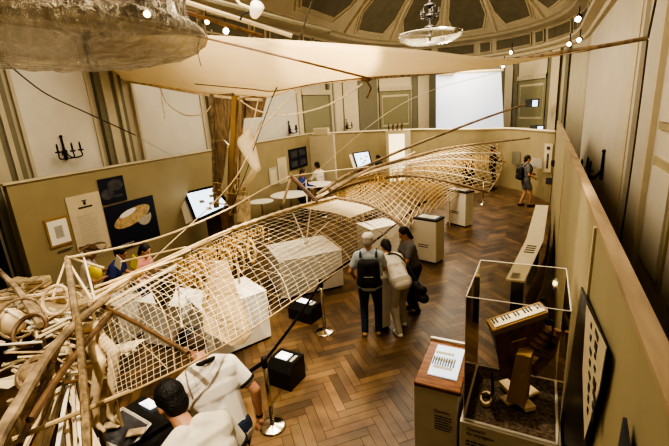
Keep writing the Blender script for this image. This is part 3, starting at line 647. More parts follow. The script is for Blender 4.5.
# screens on slanted lecterns
def tv(corn, Yd, label, z0=0):
    p0 = PY(sum(p[0] for p in corn)/4, sum(p[1] for p in corn)/4, Yd); pn = Vector((.12, -.72, .68)).normalized()
    def onp(px, py): r = ray(px, py); o = Vector((0, 0, H0)); return o+r*((p0-o).dot(pn)/r.dot(pn))
    a, b_, c, d_ = [onp(*p[:2]) for p in corn]         # tl tr br bl
    t = thing('screen_lectern', ((a.x+b_.x)/2, Yd+.15, 0), label, 'screen'); n = (b_-a).cross(d_-a).normalized()
    if n.y < 0: n = -n
    cc = (a+b_+c+d_)/4
    MB().slab([cc+(p-cc)*1.22 for p in (a, b_, c, d_)], n*.06).build('housing', 'mblack', t)
    MB().slab([p-n*.012 for p in (a, b_, c, d_)], n*.002).build('display', 'screen', t)
    b = MB().use('grey')
    for k, (s_, r_) in enumerate(((.3, .4), (.55, .6), (.7, .3), (.4, .75))): p = a.lerp(b_, s_).lerp(d_.lerp(c, s_), r_)-n*.015; b.slab([p, p+(b_-a)*.16, p+(b_-a)*.2+(d_-a)*.12, p+(d_-a)*.1], -n*.001)
    b.build('picture_marks', None, t)
    xe = a+(a-b_)*.16; xe2 = d_+(d_-c)*.16; MB().slab([xe, xe+(a-b_)*.2, xe2+(d_-c)*.2, xe2], n*.08).build('side_panel', 'offw', t)
    MB().box((cc.x, Yd+.3, cc.z*.42), (.5, .3, cc.z*.84)).build('pedestal', 'dwood', t)
    return t
tv(((187, 194, .25), (213, 188, .25), (228, 205, 0), (197, 219, 0)), 7.2, 'large tilted touch screen lectern glowing white left of the wooden mast')
tv(((354, 154, .2), (368, 152, .2), (371, 164, 0), (358, 167, 0)), 11.0, 'smaller tilted touch screen with a visitor beside it near the divider board')

# low round white tables by the couple
for px, py, r, zt_, lb in ((290, 194, .62, 1.12, 'round white table in front of the standing couple'), (316, 184, .60, 1.15, 'round white table behind the dark frame beam'), (259, 201, .36, 1.14, 'small round white table nearest the mast')):
    p = PZ(px, py, zt_); p.x = max(p.x, PLx+.66); t = thing('round_table', (p.x, p.y, 0), lb, 'table')
    MB().lathe((p.x, p.y, zt_-.03), [(r*.97, 0), (r, .01), (r, .025), (r*.98, .03)], 28).build('tabletop', 'white', t)
    MB().lathe((p.x, p.y, .03), [(.03, 0), (.03, zt_-.06)], 10).build('column', 'steel', t); MB().lathe((p.x, p.y, 0), [(r*.55, 0), (r*.5, .02), (.03, .035)], 20).build('base', 'steel', t)

# boards on the far partition and right end
for px, py, w_, h_, m_, nm, lb, ct in ((536, 163, .42, .34, 'grey', 'framed_print', 'grey picture on the far partition beside the woman with the backpack', 'picture'), (548, 158, .26, .95, 'cream', 'text_panel', 'narrow cream text panel at the far right end of the partition', 'text panel'), (549, 181, .2, .22, 'dgrey', 'framed_print', 'small dark square print low at the far right end', 'picture'), (516, 158, .3, .5, 'pil', 'poster', 'olive poster on the far partition between the two visitors', 'poster')):
    Yp = 15.35 if px > 530 else 17.2; p = PY(px, py, Yp); t = thing(nm, p-Vector((0, 0, h_/2)), lb, ct)
    MB().box(p, (w_, .03, h_), rz=R(-25 if px > 530 else -12)).build('board', m_, t)
    if m_ == 'cream': b = MB(); b.box(p+Vector((-.01, -.025, h_*.35)), (.1, .01, .1), rz=R(-25)); b.box(p+Vector((-.01, -.025, -.1)), (.06, .01, .5), rz=R(-25)); b.build('emblem', 'dgrey', t)
for px, py, w_, lb in ((532, 103, .34, 'upper small lit screen high in the apse beside the sail rope'), (537, 129, .34, 'lower small lit screen above the far partition')):
    p = PY(px, py, 20.3 if py < 110 else 19.5); t = thing('wall_screen', p, lb, 'screen'); MB().box(p, (w_*1.7, .05, .34)).build('casing', 'dgrey', t)
    MB().box(p+Vector((.12, -.03, -.02)), (w_*.6, .01, .26)).build('display', 'screen', t)

# right partition posters (x = PR)
XQ = PR-.02
def rpoly(name, pxs, m, label, cat, th=.012, off=0):
    ps = [PX(px, py, XQ) for px, py in pxs]; o = MB().slab([p-Vector((off, 0, 0)) for p in ps], (-th, 0, 0)).build(name, m, base=True); return tag(o, label, cat), ps
t = thing('poster', PX(583, 400, XQ), 'dark pointed poster with white striped sheet on the right partition beside the glass case', 'poster')
ps = [PX(*p, XQ) for p in ((583, 287), (608, 347), (601, 392), (588, 446), (558, 446), (569, 380))]; MB().slab(ps, (-.012, 0, 0)).build('board', 'black', t)
ps = [PX(*p, XQ-.016) for p in ((587, 305), (607, 348), (600, 390), (585, 440), (583, 370))]; MB().slab(ps, (-.004, 0, 0)).build('striped_sheet', 'cream', t)
b = MB()
for i in range(16):
    f = i/16; c0_ = PX(591-4*f+5*(i % 2), 322+96*f, XQ-.022); r_ = random.uniform(.01, .022); L_ = random.uniform(.04, .12); b.slab([c0_, c0_+Vector((0, -L_, r_)), c0_+Vector((0, -L_, -r_*1.5)), c0_+Vector((0, 0, -r_*2))], (-.002, 0, 0))
b.build('printed_pattern', 'ink', t)
t = thing('poster', PX(623, 446, XQ), 'dark poster tip at the lower edge of the right partition', 'poster')
MB().slab([PX(*p, XQ) for p in ((627, 418), (631, 446), (640, 500), (618, 500), (622, 446))], (-.012, 0, 0)).build('board', 'dgrey', t)

# ------------------------------------------------------------------ wall sconces
def sconce(p, nrm, label, s=1):
    nrm = Vector(nrm).normalized(); t = thing('wall_sconce', p, label, 'sconce', 'black wrought iron wall sconces'); side = nrm.cross(Vector((0, 0, 1)))
    b = MB(); b.lathe(p+nrm*.01, [(.05*s, 0), (.06*s, .01), (.02*s, .03)], 12, axis=nrm); b.tube([p+Vector((0, 0, .28*s))+nrm*.02, p+Vector((0, 0, -.16*s))+nrm*.02], [.018*s, .028*s], 7); b.ell(p+Vector((0, 0, .3*s))+nrm*.02, .03*s); b.build('backplate', 'iron', t)
    for d_ in (-1, 0, 1):
        e = p+nrm*(.30*s if d_ == 0 else .2*s)+side*d_*.22*s
        arm = MB().tube(spl([p+nrm*.03, p+nrm*.1*s-Vector((0, 0, .12*s))+side*d_*.08*s, e-Vector((0, 0, .10*s)), e], 10), .014*s, 6).build('arm', 'iron', t)
        cup = MB().lathe(e, [(.02*s, 0), (.055*s, .01), (.05*s, .03), (.02*s, .035)], 10).build('candle_cup', 'iron', t)
        cd = MB().lathe(e+Vector((0, 0, .03*s)), [(.018*s, 0), (.018*s, .1*s), (.008*s, .15*s)], 8).build('candle', 'iron', t)
for px, py, lb in ((64, 152, 'black iron sconce high on the left wall between the first two pilasters'), (289, 130, 'black iron sconce high on the left wall behind the hanging rope'), (346, 126, 'black iron sconce on the left wall nearest the apse')):
    sconce(PX(px, py, XL+.06 if px != 346 else XL+.2), (1, 0, 0), lb, 1.0 if px == 64 else 1.0)
sconce(PX(603, 170, XR-.01), (-1, 0, 0), 'large black iron sconce on the right wall above the partition top', 1.35)
sconce(PX(569, 134, XR-.03), (-1, 0, 0), 'black iron sconce on the right wall near the apse corner', 1.3)
p = PY(560, 163, 14.6)+Vector((-.1,0,0)); t = thing('directional_speaker', p, 'small black loudspeaker fixed at the far end of the right partition', 'speaker'); MB().box(p, (.26, .2, .2), rz=.4, bev=.02).build('cabinet', 'mblack', t); MB().tube([p, p+Vector((.12, .1, -.3))], .02, 6).build('bracket', 'mblack', t)
# ================================================================== THE NET HULL
hull = thing('net_hull', (-4.2, 5.6, 0), 'huge skeletal hull of bamboo spars and knotted netting stretched down the hall', 'flying machine')
def part(mb, name, m, par=None, **k): return mb.build(name, m, par or hull, **k)
def coons(T, B, L, Rr, nu, nv, bulge=0, dirv=(0, 0, 1)):
    T = spl(T, nu); B = spl(B, nu); L = spl(L, nv); Rr = spl(Rr, nv); g = []; dv = Vector(dirv)
    for j in range(nv+1):
        v = j/nv; row = []
        for i in range(nu+1):
            u = i/nu
            p = T[i]*(1-v)+B[i]*v+L[j]*(1-u)+Rr[j]*u-(T[0]*(1-u)*(1-v)+T[-1]*u*(1-v)+B[0]*(1-u)*v+B[-1]*u*v)
            row.append(p+dv*(bulge*math.sin(math.pi*u)**.5*math.sin(math.pi*v)))
        g.append(row)
    return g
# near section
T = [PZ(*q_) for q_ in ((91, 305, 2.1), (128, 281, 2.03), (165, 261, 1.95), (232, 230, 1.82), (290, 210, 1.72), (335, 198, 1.64))]
Rr = [PZ(*q_) for q_ in ((335, 198, 1.64), (368, 205, 1.42), (392, 218, 1.15), (404, 228, .98))]
Bt = [PZ(*q_) for q_ in ((114, 399, 1.88), (150, 383, 1.85), (205, 356, 1.82), (262, 322, 1.45), (330, 276, 1.12), (385, 242, .98), (404, 228, .98))]
Lf = [PZ(*q_) for q_ in ((91, 305, 2.1), (99, 338, 2.05), (107, 370, 1.97), (114, 399, 1.88))]
NU, NV = 44, 21
g = coons(T, Bt, Lf, Rr, NU, NV, .10, (.55, -.5, .7))
b = MB()
for j in range(1, NV): b.tube(g[j], [.0015+.0020*i/NU for i in range(NU+1)], 4)
part(b, 'lengthwise_cords', 'net')
b = MB()
for i in range(1, NU): b.tube([g[j][i] for j in range(NV+1)], .0013+.0016*i/NU, 4)
part(b, 'cross_cords', 'net')
b = MB()                                    # diagonal lashings on the near end
for i in range(0, 22, 3): b.tube([g[min(NV, j)][min(NU, i+j//2)] for j in range(0, NV+1, 2)], .003, 4)
part(b, 'diagonal_cords', 'netg')
part(MB().tube(spl(T, 30), [.028+.012*math.sin(i*1.7) for i in range(31)], 8), 'spine', 'pale')
part(MB().tube(spl([p+Vector((.03, -.02, .035)) for p in T], 30), .018, 7), 'spine_cord', 'rope')
part(MB().tube(spl(Rr, 16), .045, 8), 'end_rib', 'rib')
part(MB().tube(spl(Bt, 30), .009, 7), 'lower_rod', 'bamboo')
for i, w_ in ((11, .006), (18, .006), (25, .006), (32, .007), (38, .007)):
    part(MB().tube([g[j][i]-Vector((.02, -.02, .02)) for j in range(NV+1)], w_, 6), 'rib', 'bamboo')
# pale rolled canvas along the spine
rows = []
for k in range(4):
    o = Vector((.55, -.5, .2))*(.02+.04*k)+Vector((0, 0, .05-.004*k*k)); rows.append([p+o+Vector((0, 0, .008*math.sin(i*2.1+k))) for i, p in enumerate(spl(T[3:], 40))])
part(MB().grid(rows), 'canvas_roll', 'canvas', solid=.004)
# end cap of the hull: pale skin over the last bay
rows = [[g[j][i]+Vector((-.01, .01, -.015)) for i in range(37, NU+1)] for j in range(0, 10)]
part(MB().grid(rows), 'end_skin', 'canvas', solid=.004)
# far section
T2 = [PZ(*q_) for q_ in ((330, 192, 1.72), (372, 170, 1.9), (410, 159, 2.05), (450, 149, 2.2), (525, 141, 2.42))]
T2[-1] = PY(528, 140, 10.9)
B2 = [PZ(*q_) for q_ in ((316, 199, 1.66), (345, 187, 1.66), (371, 180, 1.62), (412, 176, 1.58), (450, 182, 1.35), (488, 192, 1.05))]
g2 = coons(T2, B2, [T2[0], (T2[0]+B2[0])/2, B2[0]], [PY(497, 144, 10.9), PY(503, 160, 11.2), PY(498, 178, 11.6), B2[-1]], 64, 22, .10, (.3, -.5, .6))
T2n = spl([T2[0], T2[1], T2[2], T2[3], PY(497, 144, 10.9)], 64)
g2 = coons([T2[0], T2[1], T2[2], T2[3], PY(497, 144, 10.9)], B2, [T2[0], (T2[0]+B2[0])/2, B2[0]], [PY(497, 144, 10.9), PY(503, 160, 11.2), PY(498, 178, 11.6), B2[-1]], 60, 20, .1, (.3, -.5, .6))
b = MB()
for s0 in range(-20, 61, 2):                # diamond mesh
    for sg in (1, -1):
        pts = []
        for j in range(21):
            i = s0+j if sg == 1 else s0+20-j
            if 0 <= i <= 60: pts.append(g2[j][i])
        if len(pts) > 1: b.tube(pts, .0065, 4)
part(b, 'diamond_netting', 'netg')
b = MB()
for j in (4, 8, 12, 16): b.tube(g2[j], .010, 4)
part(b, 'netting_cords', 'net')
part(MB().tube(spl([p+Vector((.03, -.05, .05)) for p in T2], 26), [.055-.0012*i for i in range(27)], 7), 'upper_spar', 'rib')
part(MB().tube(spl([PZ(316, 195, 1.7), PZ(345, 176, 1.95), PY(395, 153, 9.5), PY(440, 135, 9.5), PY(485, 118, 9.4), PY(526, 104, 9.3)], 26), [.042-.0009*i for i in range(27)], 7), 'long_spar', 'rib')
part(MB().tube(spl(B2, 30), .042, 8), 'far_rib', 'rib')
part(MB().tube(spl([PY(497, 144, 10.9), PY(503, 160, 11.2), PY(498, 178, 11.6), B2[-1]], 10), .02, 6), 'tip_rib', 'pale')
part(MB().tube([PZ(316, 197, 1.68), PZ(358, 177, 1.85), PZ(415, 152, 2.1)], .016, 6), 'stringer', 'pale')
# second tier of netting under the far rib (dense and golden)
B3 = [PZ(*q_) for q_ in ((345, 200, 1.45), (375, 208, 1.25), (404, 226, 1.0), (430, 212, .9), (460, 196, .9), (490, 191, 1.0))]
T3 = [p-Vector((0, 0, .02)) for p in (B2[1], B2[2], B2[3], B2[4], B2[5])]
g3 = coons(T3, B3, [T3[0], (T3[0]+B3[0])/2, B3[0]], [T3[-1], (T3[-1]+B3[-1])/2, B3[-1]], 44, 14, .05, (.3, -.5, .4))
b = MB()
for s0 in range(-14, 45, 2):
    for sg in (1, -1):
        pts = [g3[j][s0+j if sg == 1 else s0+14-j] for j in range(15) if 0 <= (s0+j if sg == 1 else s0+14-j) <= 44]
        if len(pts) > 1: b.tube(pts, .008, 4)
part(b, 'lower_netting', 'netg')
def fringe(curve, n, zlo, zhi, spread, m='gold', r=.007):
    b = MB(); cv_ = spl(curve, 60)
    for k in range(n):
        p = cv_[random.randint(0, 60)]+Vector((random.uniform(-spread, spread), random.uniform(-spread, spread), 0)); L = random.uniform(zlo, zhi); a = random.random()*6
        b.tube([p, p+Vector((.03*math.cos(a), .03*math.sin(a), -L*.4)), p+Vector((-.02*math.cos(a), .04*math.sin(a), -L*.75)), p+Vector((.03*math.cos(a+1), .02, -L))], r, 4)
    o = part(b, 'raffia_fringe', m); o['kind'] = 'stuff'; return o
fringe([PZ(335, 194, 1.62), PZ(371, 182, 1.6), PZ(412, 180, 1.5), PZ(440, 186, 1.3)], 300, .25, .75, .16)
fringe([PZ(345, 200, 1.5), PZ(385, 190, 1.4), PZ(430, 184, 1.4)], 260, .2, .6, .25, 'netg')
fringe([PZ(375, 176, 1.75), PZ(415, 166, 1.75), PZ(450, 160, 1.75), PZ(485, 155, 1.8)], 260, .15, .5, .22, 'gold', .008)
fringe([PZ(175, 262, 1.9), PZ(205, 248, 1.84), PZ(235, 234, 1.78), PZ(262, 226, 1.7)], 170, .12, .45, .08, 'gold', .006)
# golden hanging loops near the cloth panel
for px, py, hh in ((192, 258, .42), (201, 262, .52), (180, 264, .3), (226, 250, .35), (238, 246, .42), (250, 240, .36)):
    c0 = PZ(px, py, 1.78); pts = [c0+Vector((.07*math.sin(2*math.pi*k/16), 0, -hh/2+hh/2*math.cos(2*math.pi*k/16))) for k in range(17)]
    part(MB().tube(pts, [.014+.005*(k % 2) for k in range(17)], 6), 'raffia_loop', 'gold')
# V shaped white struts and dark A frame on the hull
a_ = PY(306, 243, 6.9)
for px, py, yy in ((293, 213, 7.0), (312, 199, 7.3), (329, 222, 7.2)): part(MB().tube([PY(px, py, yy), a_], .015, 6), 'white_strut', 'net')
part(MB().ell(a_, .045), 'strut_joint', 'net')
ap_ = PY(291, 176, 7.3)
part(MB().tube([ap_+Vector((-.03, 0, .03)), PY(317, 202, 7.3)], .045, 6), 'frame_beam', 'dwood')
part(MB().tube([ap_, PY(283, 204, 7.3)], .026, 6), 'frame_beam', 'pale')
part(MB().tube([PY(306, 180, 7.6), PY(307, 204, 7.4)], .016, 6), 'frame_post', 'net')
part(MB().tube([PY(281, 206, 7.2), PY(283, 214, 7.2)], .03, 6), 'frame_foot', 'dwood')
# cream cloth panel and leaf form hanging in the hull
ol = [PY(*q_, yy) for q_, yy in (((209, 261), 4.0), ((227, 260), 4.0), ((239, 296), 3.72), ((250, 322), 3.5), ((251, 334), 3.42), ((243, 344), 3.38), ((232, 346), 3.36), ((204, 331), 3.42), ((202, 305), 3.65))]
cp = part(MB().add(ol, [tuple(range(9))]), 'cloth_panel', 'clothp', solid=.012)
b = MB()
for p, q_ in (((203, 292), (238, 294)), ((201, 315), (249, 321)), ((205, 276), (232, 277))): b.tube([PY(*p, 3.5), PY(*q_, 3.4)], .006, 5)
b.tube([PY(216, 261, 3.9), PY(218, 338, 3.3)], .006, 5); b.build('panel_seams', 'bamboo', None)
o = bpy.data.objects['panel_seams']; o.parent = cp; o.matrix_parent_inverse = Matrix.Translation(Vector(hull.location)+Vector(cp.location)).inverted()
lf = [(150, 281), (153, 274), (159, 270), (167, 270), (174, 276), (176, 286), (172, 298), (166, 308), (162, 310), (156, 302), (152, 292)]
lp_ = part(MB().add([PY(*q_, 3.55) for q_ in lf], [tuple(range(len(lf)))]), 'leaf_form', 'leafc', solid=.02)
b = MB()
for k in range(12):
    y_ = 273+k*2.9; xm = 163.2+.10*k*.4; b.add([PY(xm-2.6, y_, 3.52), PY(xm+2.2, y_-.7, 3.52), PY(xm+2.2, y_+.9, 3.52), PY(xm-2.6, y_+1.6, 3.52)], [(0, 1, 2, 3)])
part(b, 'ladder_slots', 'mblack')
part(MB().tube([PY(166, 306, 3.5), PY(173, 352, 3.1)], .014, 6), 'leaf_rod', 'dwood')
part(MB().tube([PY(176, 266, 3.6), PY(184, 352, 3.1)], .012, 6), 'leaf_rod', 'pale')
# stringers fanning at the near end
for p, q_, w_ in (((88, 296, 2.12), (190, 250, 1.95), .016), ((95, 287, 2.15), (182, 258, 1.95), .014), ((92, 312, 2.08), (176, 266, 1.95), .018), ((97, 320, 2.02), (170, 275, 1.9), .013), ((110, 282, 2.1), (230, 232, 1.85), .012), ((120, 262, 2.0), (186, 247, 1.95), .012)):
    part(MB().tube([PZ(*p), PZ(*q_)], w_, 6), 'stringer', random.choice(('pale', 'bamboo')))
part(MB().tube([PZ(97, 303, 2.12), PZ(140, 325, 2.05), PZ(188, 353, 1.95)], .018, 7), 'dark_rod', 'dwood')
part(MB().tube([PZ(12, 440, 2.0), PZ(75, 414, 1.95), PZ(130, 391, 1.92)], .015, 7), 'rod_extension', 'bamboo')
# legs that carry the hull
for p, zt in ((T[0], 2.1), (T[3], 1.8), (T[5], 1.62), (B2[4], 1.3), (T2[2], 2.0), (Rr[-1], .97)):
    part(MB().tube([Vector((p.x, p.y, 0)), Vector((p.x, p.y, zt))], [.022, .016], 7), 'support_leg', 'bamboo')

# ================================================================== WOODEN CREATURE AT THE NEAR END
cr = thing('wooden_creature', (-3.3, 1.5, 0), 'articulated driftwood creature with mannequin legs and slatted tail at the near end of the hull', 'sculpture')
def cpart(mb, name, m, **k): return mb.build(name, m, cr, **k)
cpart(MB().tube(spl([PZ(-20, 470, 2.2), PZ(18, 405, 2.2), PZ(50, 352, 2.2), PZ(82, 318, 2.2), PZ(108, 298, 2.15)], 14), [.036, .04, .034, .037, .033, .037, .031, .034, .030, .033, .028, .031, .026, .028, .024], 9), 'main_beam', 'drift')
cpart(MB().tube(spl([PZ(30, 420, 2.1), PZ(62, 372, 2.1), PZ(92, 335, 2.1), PZ(112, 312, 2.08)], 10), .022, 8), 'second_beam', 'dwood')
cpart(MB().tube(spl([PZ(67, 258, 2.25), PZ(72, 290, 2.2), PZ(78, 330, 2.1)], 8), .030, 8), 'upright_post', 'drift')
cpart(MB().tube(spl([PZ(78, 318, 2.28), PZ(82, 370, 2.25), PZ(86, 420, 2.2), PZ(89, 480, 2.1)], 12), [.021+.003*(i % 2) for i in range(13)], 8), 'wrapped_post', 'bark')
cpart(MB().tube([PZ(-10, 262, 2.1), PZ(18, 290, 2.1), PZ(40, 325, 2.1)], .028, 7), 'side_beam', 'drift')
cpart(MB().tube([PZ(-5, 300, 1.9), PZ(36, 296, 1.95), PZ(66, 290, 2.0)], .024, 7), 'side_beam', 'pale')
cpart(MB().tube([PZ(20, 445, 2.0), PZ(38, 400, 2.05), PZ(60, 345, 2.1)], .016, 7), 'side_beam', 'dwood')
for p, q_, w_, m_ in (((66, 258, 2.25), (92, 300, 2.15), .012, 'rope'), ((70, 258, 2.25), (104, 268, 2.1), .014, 'pale'), ((66, 260, 2.25), (52, 300, 2.1), .012, 'pale'), ((84, 258, 2.2), (95, 300, 2.1), .010, 'net'), ((40, 300, 2.0), (75, 296, 2.0), .014, 'pale'), ((0, 345, 2.0), (42, 342, 2.0), .010, 'white'), ((55, 320, 2.1), (92, 340, 2.0), .016, 'pale'), ((38, 338, 2.1), (70, 322, 2.12), .014, 'cream'), ((42, 332, 2.1), (66, 320, 2.12), .010, 'cream')):
    cpart(MB().tube([PZ(*p), PZ(*q_)], w_, 6), 'strut', m_)
# mannequin legs
for pts in (((88, 340, 2.0), (100, 362, 1.95), (95, 398, 1.7), (97, 424, 1.5), (104, 431, 1.45)), ((98, 336, 2.0), (114, 352, 1.98), (112, 390, 1.7), (109, 416, 1.5), (118, 423, 1.45))):
    P_ = [PZ(*p) for p in pts]; b = MB(); b.cap(P_[0], P_[1], .05, .045); b.cap(P_[1], P_[2], .045, .036); b.cap(P_[2], P_[3], .036, .022); b.cap(P_[3], P_[4], .024, .02); cpart(b, 'mannequin_leg', 'pale', rem=.016)
P_ = [PZ(*p) for p in ((70, 330, 2.1), (95, 326, 2.05), (112, 352, 1.9), (130, 350, 1.9))]
b = MB(); b.cap(P_[0], P_[1], .05, .045); b.cap(P_[1], P_[2], .04, .032); b.cap(P_[2], P_[3], .03, .02); cpart(b, 'mannequin_arm', 'pale', rem=.014)
# hoops and rounded forms
def hoop(px, py, z, r, w_, m_, ax, name='hoop', sx=1):
    c = PZ(px, py, z); ax = Vector(ax).normalized(); e1 = ax.orthogonal().normalized(); e2 = ax.cross(e1)
    cpart(MB().tube([c+e1*r*math.cos(2*math.pi*k/22)+e2*r*sx*math.sin(2*math.pi*k/22) for k in range(23)], w_, 6), name, m_)
hoop(30, 330, 2.05, .13, .018, 'dwood', (.3, -.6, .7)); hoop(20, 318, 2.0, .18, .014, 'wood', (.5, -.5, .6)); hoop(35, 372, 2.1, .10, .022, 'wood', (.2, -.5, .8)); hoop(56, 300, 2.1, .13, .016, 'pale', (.3, -.7, .4)); hoop(92, 250, 2.1, .18, .012, 'wood', (.2, -.5, .8), sx=.5)
cpart(MB().ell(PZ(34, 372, 2.08), (.075, .09, .06), n=16, m=10), 'rounded_block', 'wood', smooth=True)
cpart(MB().ell(PZ(10, 322, 1.9), (.16, .12, .13), n=16, m=10), 'rounded_block', 'pale', smooth=True)
# slatted tail: flat sticks fanned from a tied neck
nk = PZ(66, 376, 2.0)
for k in range(30):
    f = k/29; e = PZ(18+f*84, 452+6*math.sin(f*3), 1.75+random.uniform(-.12, .1)); s_ = nk+Vector((random.uniform(-.05, .05), random.uniform(-.04, .04), random.uniform(-.02, .03)))
    d_ = (e-s_); m_ = random.choice(('pale', 'white', 'cream', 'cream', 'pale', 'dwood')); x_ = d_.normalized(); y_ = x_.cross(Vector((.3, -.5, .8))).normalized(); z_ = x_.cross(y_)
    cpart(MB().box((s_+e)/2, (d_.length, random.uniform(.014, .026), .007), rot=Matrix((x_, y_, z_)).transposed()), 'slat', m_)
cpart(MB().tube([PZ(38, 398, 2.0), PZ(60, 384, 2.05), PZ(80, 380, 2.0)], .012, 6), 'binding_rod', 'dwood')
cpart(MB().tube([PZ(48, 386, 2.05), PZ(56, 375, 2.08), PZ(78, 372, 2.03)], .010, 6), 'binding_rod', 'cream')
# loose short sticks woven through the body
for k in range(80):
    px, py = random.uniform(-5, 80), random.uniform(282, 372); z_ = random.uniform(1.55, 2.0); p = PZ(px, py, z_); a = random.uniform(-.5, 1.1); L = random.uniform(.12, .42)
    d_ = Vector((math.cos(a), math.sin(a), random.uniform(-.5, .5))).normalized()*L/2
    cpart(MB().tube([p-d_, p+d_], random.uniform(.006, .016), 5), 'stick', random.choice(('pale', 'pale', 'white', 'cream', 'cream', 'dwood', 'bamboo')))
for cx_, cy_, z_, sc_ in ((120, 352, 1.5, .16), (134, 345, 1.4, .14), (108, 372, 1.4, .13), (22, 300, 1.6, .18), (55, 352, 1.75, .14), (8, 380, 1.7, .13), (40, 318, 1.7, .12)):
    c_0 = PZ(cx_, cy_, z_); n_v = 6; vs_ = [c_0+Vector((math.cos(2*math.pi*k/n_v+cx_)*sc_*random.uniform(.6, 1.1), math.sin(2*math.pi*k/n_v+cx_)*sc_*random.uniform(.6, 1.1), random.uniform(-.04, .04))) for k in range(n_v)]
    cpart(MB().add([c_0]+vs_, [(0, k+1, (k+1) % n_v+1) for k in range(n_v)]), 'paper_scrap', 'cream', solid=.004)
for p in ((PZ(40, 330, 1.6)), (PZ(84, 370, 1.6)), (PZ(10, 400, 1.8))):
    cpart(MB().tube([Vector((p.x, p.y, 0)), p], [.03, .022], 7), 'support_leg', 'wood')
# pale blocks and crates behind it, on a work table
t = thing('work_table', (-5.75, 2.75, 0), 'long pale work table behind the driftwood creature at the left edge', 'table')
c_0 = PZ(38, 300, 1.0); tb = Vector((c_0.x, c_0.y, 0)); t.location = tb
MB().box(tb+Vector((0, 0, .98)), (1.9, .9, .05), rz=.2).build('tabletop', 'pale', t)
for sx, sy in ((-1, -1), (1, -1), (1, 1), (-1, 1)): MB().box(tb+Matrix.Rotation(.2, 3, 'Z') @ Vector((sx*.85, sy*.38, .48)), (.07, .07, .96), rz=.2).build('leg', 'pale', t)
for k, (dx, dy, w_, h_, rz_) in enumerate(((-.2, .1, .34, .16, .3), (.18, .12, .3, .15, .1), (-.1, .12, .3, .14, .5), (.55, .15, .26, .16, .2), (-.65, .1, .4, .22, .1), (-.62, -.2, .3, .12, -.3))):
    zb = 1.006+(.17 if k == 2 else 0); c = tb+Vector((dx, dy, zb)); bx_ = thing('wooden_block', c, ['pale wooden block under another on the work table', 'pale block in the middle of the work table', 'pale block topmost on the work table stack', 'pale block at the right end of the work table', 'large pale block at the left end of the work table', 'flat pale block at the front of the work table'][k], 'block')
    MB().box(c+Vector((0, 0, h_/2)), (w_, .2, h_), rz=rz_, bev=.012).build('body', 'pale', bx_); MB().box(c+Vector((0, 0, h_*.55)), (w_*1.01, .205, .012), rz=rz_).build('groove', 'dwood', bx_)

# dark display table at the lower edge
q4 = [PZ(*p, .8) for p in ((60, 452), (142, 396), (196, 416), (120, 480))]
c = sum(q4, Vector())/4; t = thing('display_table', (c.x, c.y, 0), 'low black display table with white tray and lit labels at the lower edge', 'table')
MB().slab(q4, (0, 0, -.06)).build('tabletop', 'black', t); cc = [c+(p-c)*.85 for p in q4]
MB().slab([Vector((p.x, p.y, .74)) for p in cc], (0, 0, -.72)).build('cabinet', 'mblack', t)
lq = [PZ(*p, .81) for p in ((139, 404), (149, 399), (160, 405), (150, 410))]; MB().slab(lq, (0, 0, .01)).build('lit_label', 'papglow', t)
tq = [PZ(*p, .82) for p in ((98, 440), (122, 408), (150, 424), (128, 452))]; b = MB()
for i in range(4): b.tube([tq[i], tq[(i+1) % 4]], .016, 4)
tr_ = b.build('tray_rim', 'white', t); MB().slab(tq, (0, 0, -.008)).build('tray_floor', 'dgrey', t)
for px, py in ((112, 425), (136, 432)): MB().box(PZ(px, py, .85), (.16, .09, .02), rz=.6, bev=.006).build('specimen', 'pale', t)

# ================================================================== MAST, SAIL, ROPES
mst = thing('mast', (-5.75, 6.5, 0), 'broad mast of raw planks rising behind the hull to the sail', 'mast')
def mp(mb, name, m, **k): return mb.build(name, m, mst, **k)
def plank(p, q_, w_, th, yy, name, m, w2=None): a = PY(*p, yy); c = PY(*q_, yy); w2 = w2 or w_; mp(MB().slab([a-Vector((w_/2, 0, 0)), a+Vector((w_/2, 0, 0)), c+Vector((w2/2, 0, 0)), c-Vector((w2/2, 0, 0))], (0, th, 0)), name, m)
plank((223, 94), (216, 196), .50, .06, 6.5, 'broad_plank', 'wood', .16); plank((211, 94), (215, 208), .08, .09, 6.46, 'edge_plank', 'drift')
plank((234, 96), (229, 216), .13, .09, 6.44, 'edge_plank', 'frame', .07); plank((241, 98), (233, 214), .09, .08, 6.4, 'side_post', 'wood')
plank((254, 96), (249, 118), .55, .05, 6.55, 'cross_board', 'wood')
b0 = PY(229, 212, 6.5); mp(MB().tube([Vector((b0.x, 6.53, 0)), b0+Vector((0, .03, 0))], [.08, .07], 10), 'foot_post', 'dwood')
mp(MB().tube([PY(214, 142, 6.4), PY(224, 140, 6.4), PY(229, 145, 6.4), PY(228, 185, 6.4)], .012, 6), 'bent_tube', 'steel')
for px, py, r in ((217, 188, .12), (222, 197, .16), (240, 185, .13), (232, 200, .15), (244, 196, .1)):
    c = PY(px, py, 6.3); mp(MB().tube([c+Vector((r*math.cos(2*math.pi*k/18), .05*math.sin(k), r*math.sin(2*math.pi*k/18))) for k in range(19)], .014, 6), 'hoop', 'bamboo')
for p, q_ in (((222, 212), (262, 120)), ((229, 214), (243, 190)), ((214, 205), (236, 178)), ((238, 212), (246, 186))): mp(MB().tube([PY(*p, 6.3), PY(*q_, 6.35)], .014, 6), 'brace', 'bamboo')
plank((240, 198), (241, 222), .2, .2, 6.3, 'base_block', 'pale')
lg = thing('mannequin_figure', PY(248, 190, 6.2), 'pale mannequin lower body with bent knee hanging beside the mast', 'mannequin')
P_ = [PY(248, 134, 6.2), PY(246, 143, 6.2), PY(256.5, 168, 6.0), PY(248, 181, 6.2), PY(236, 193, 6.35)]
b = MB(); b.cap(P_[0], P_[1], .09, .17); b.cap(P_[1], P_[2], .17, .085); b.cap(P_[2], P_[3], .08, .055); b.cap(P_[3], P_[4], .055, .025); b.build('legs', 'canvas', lg, rem=.02)
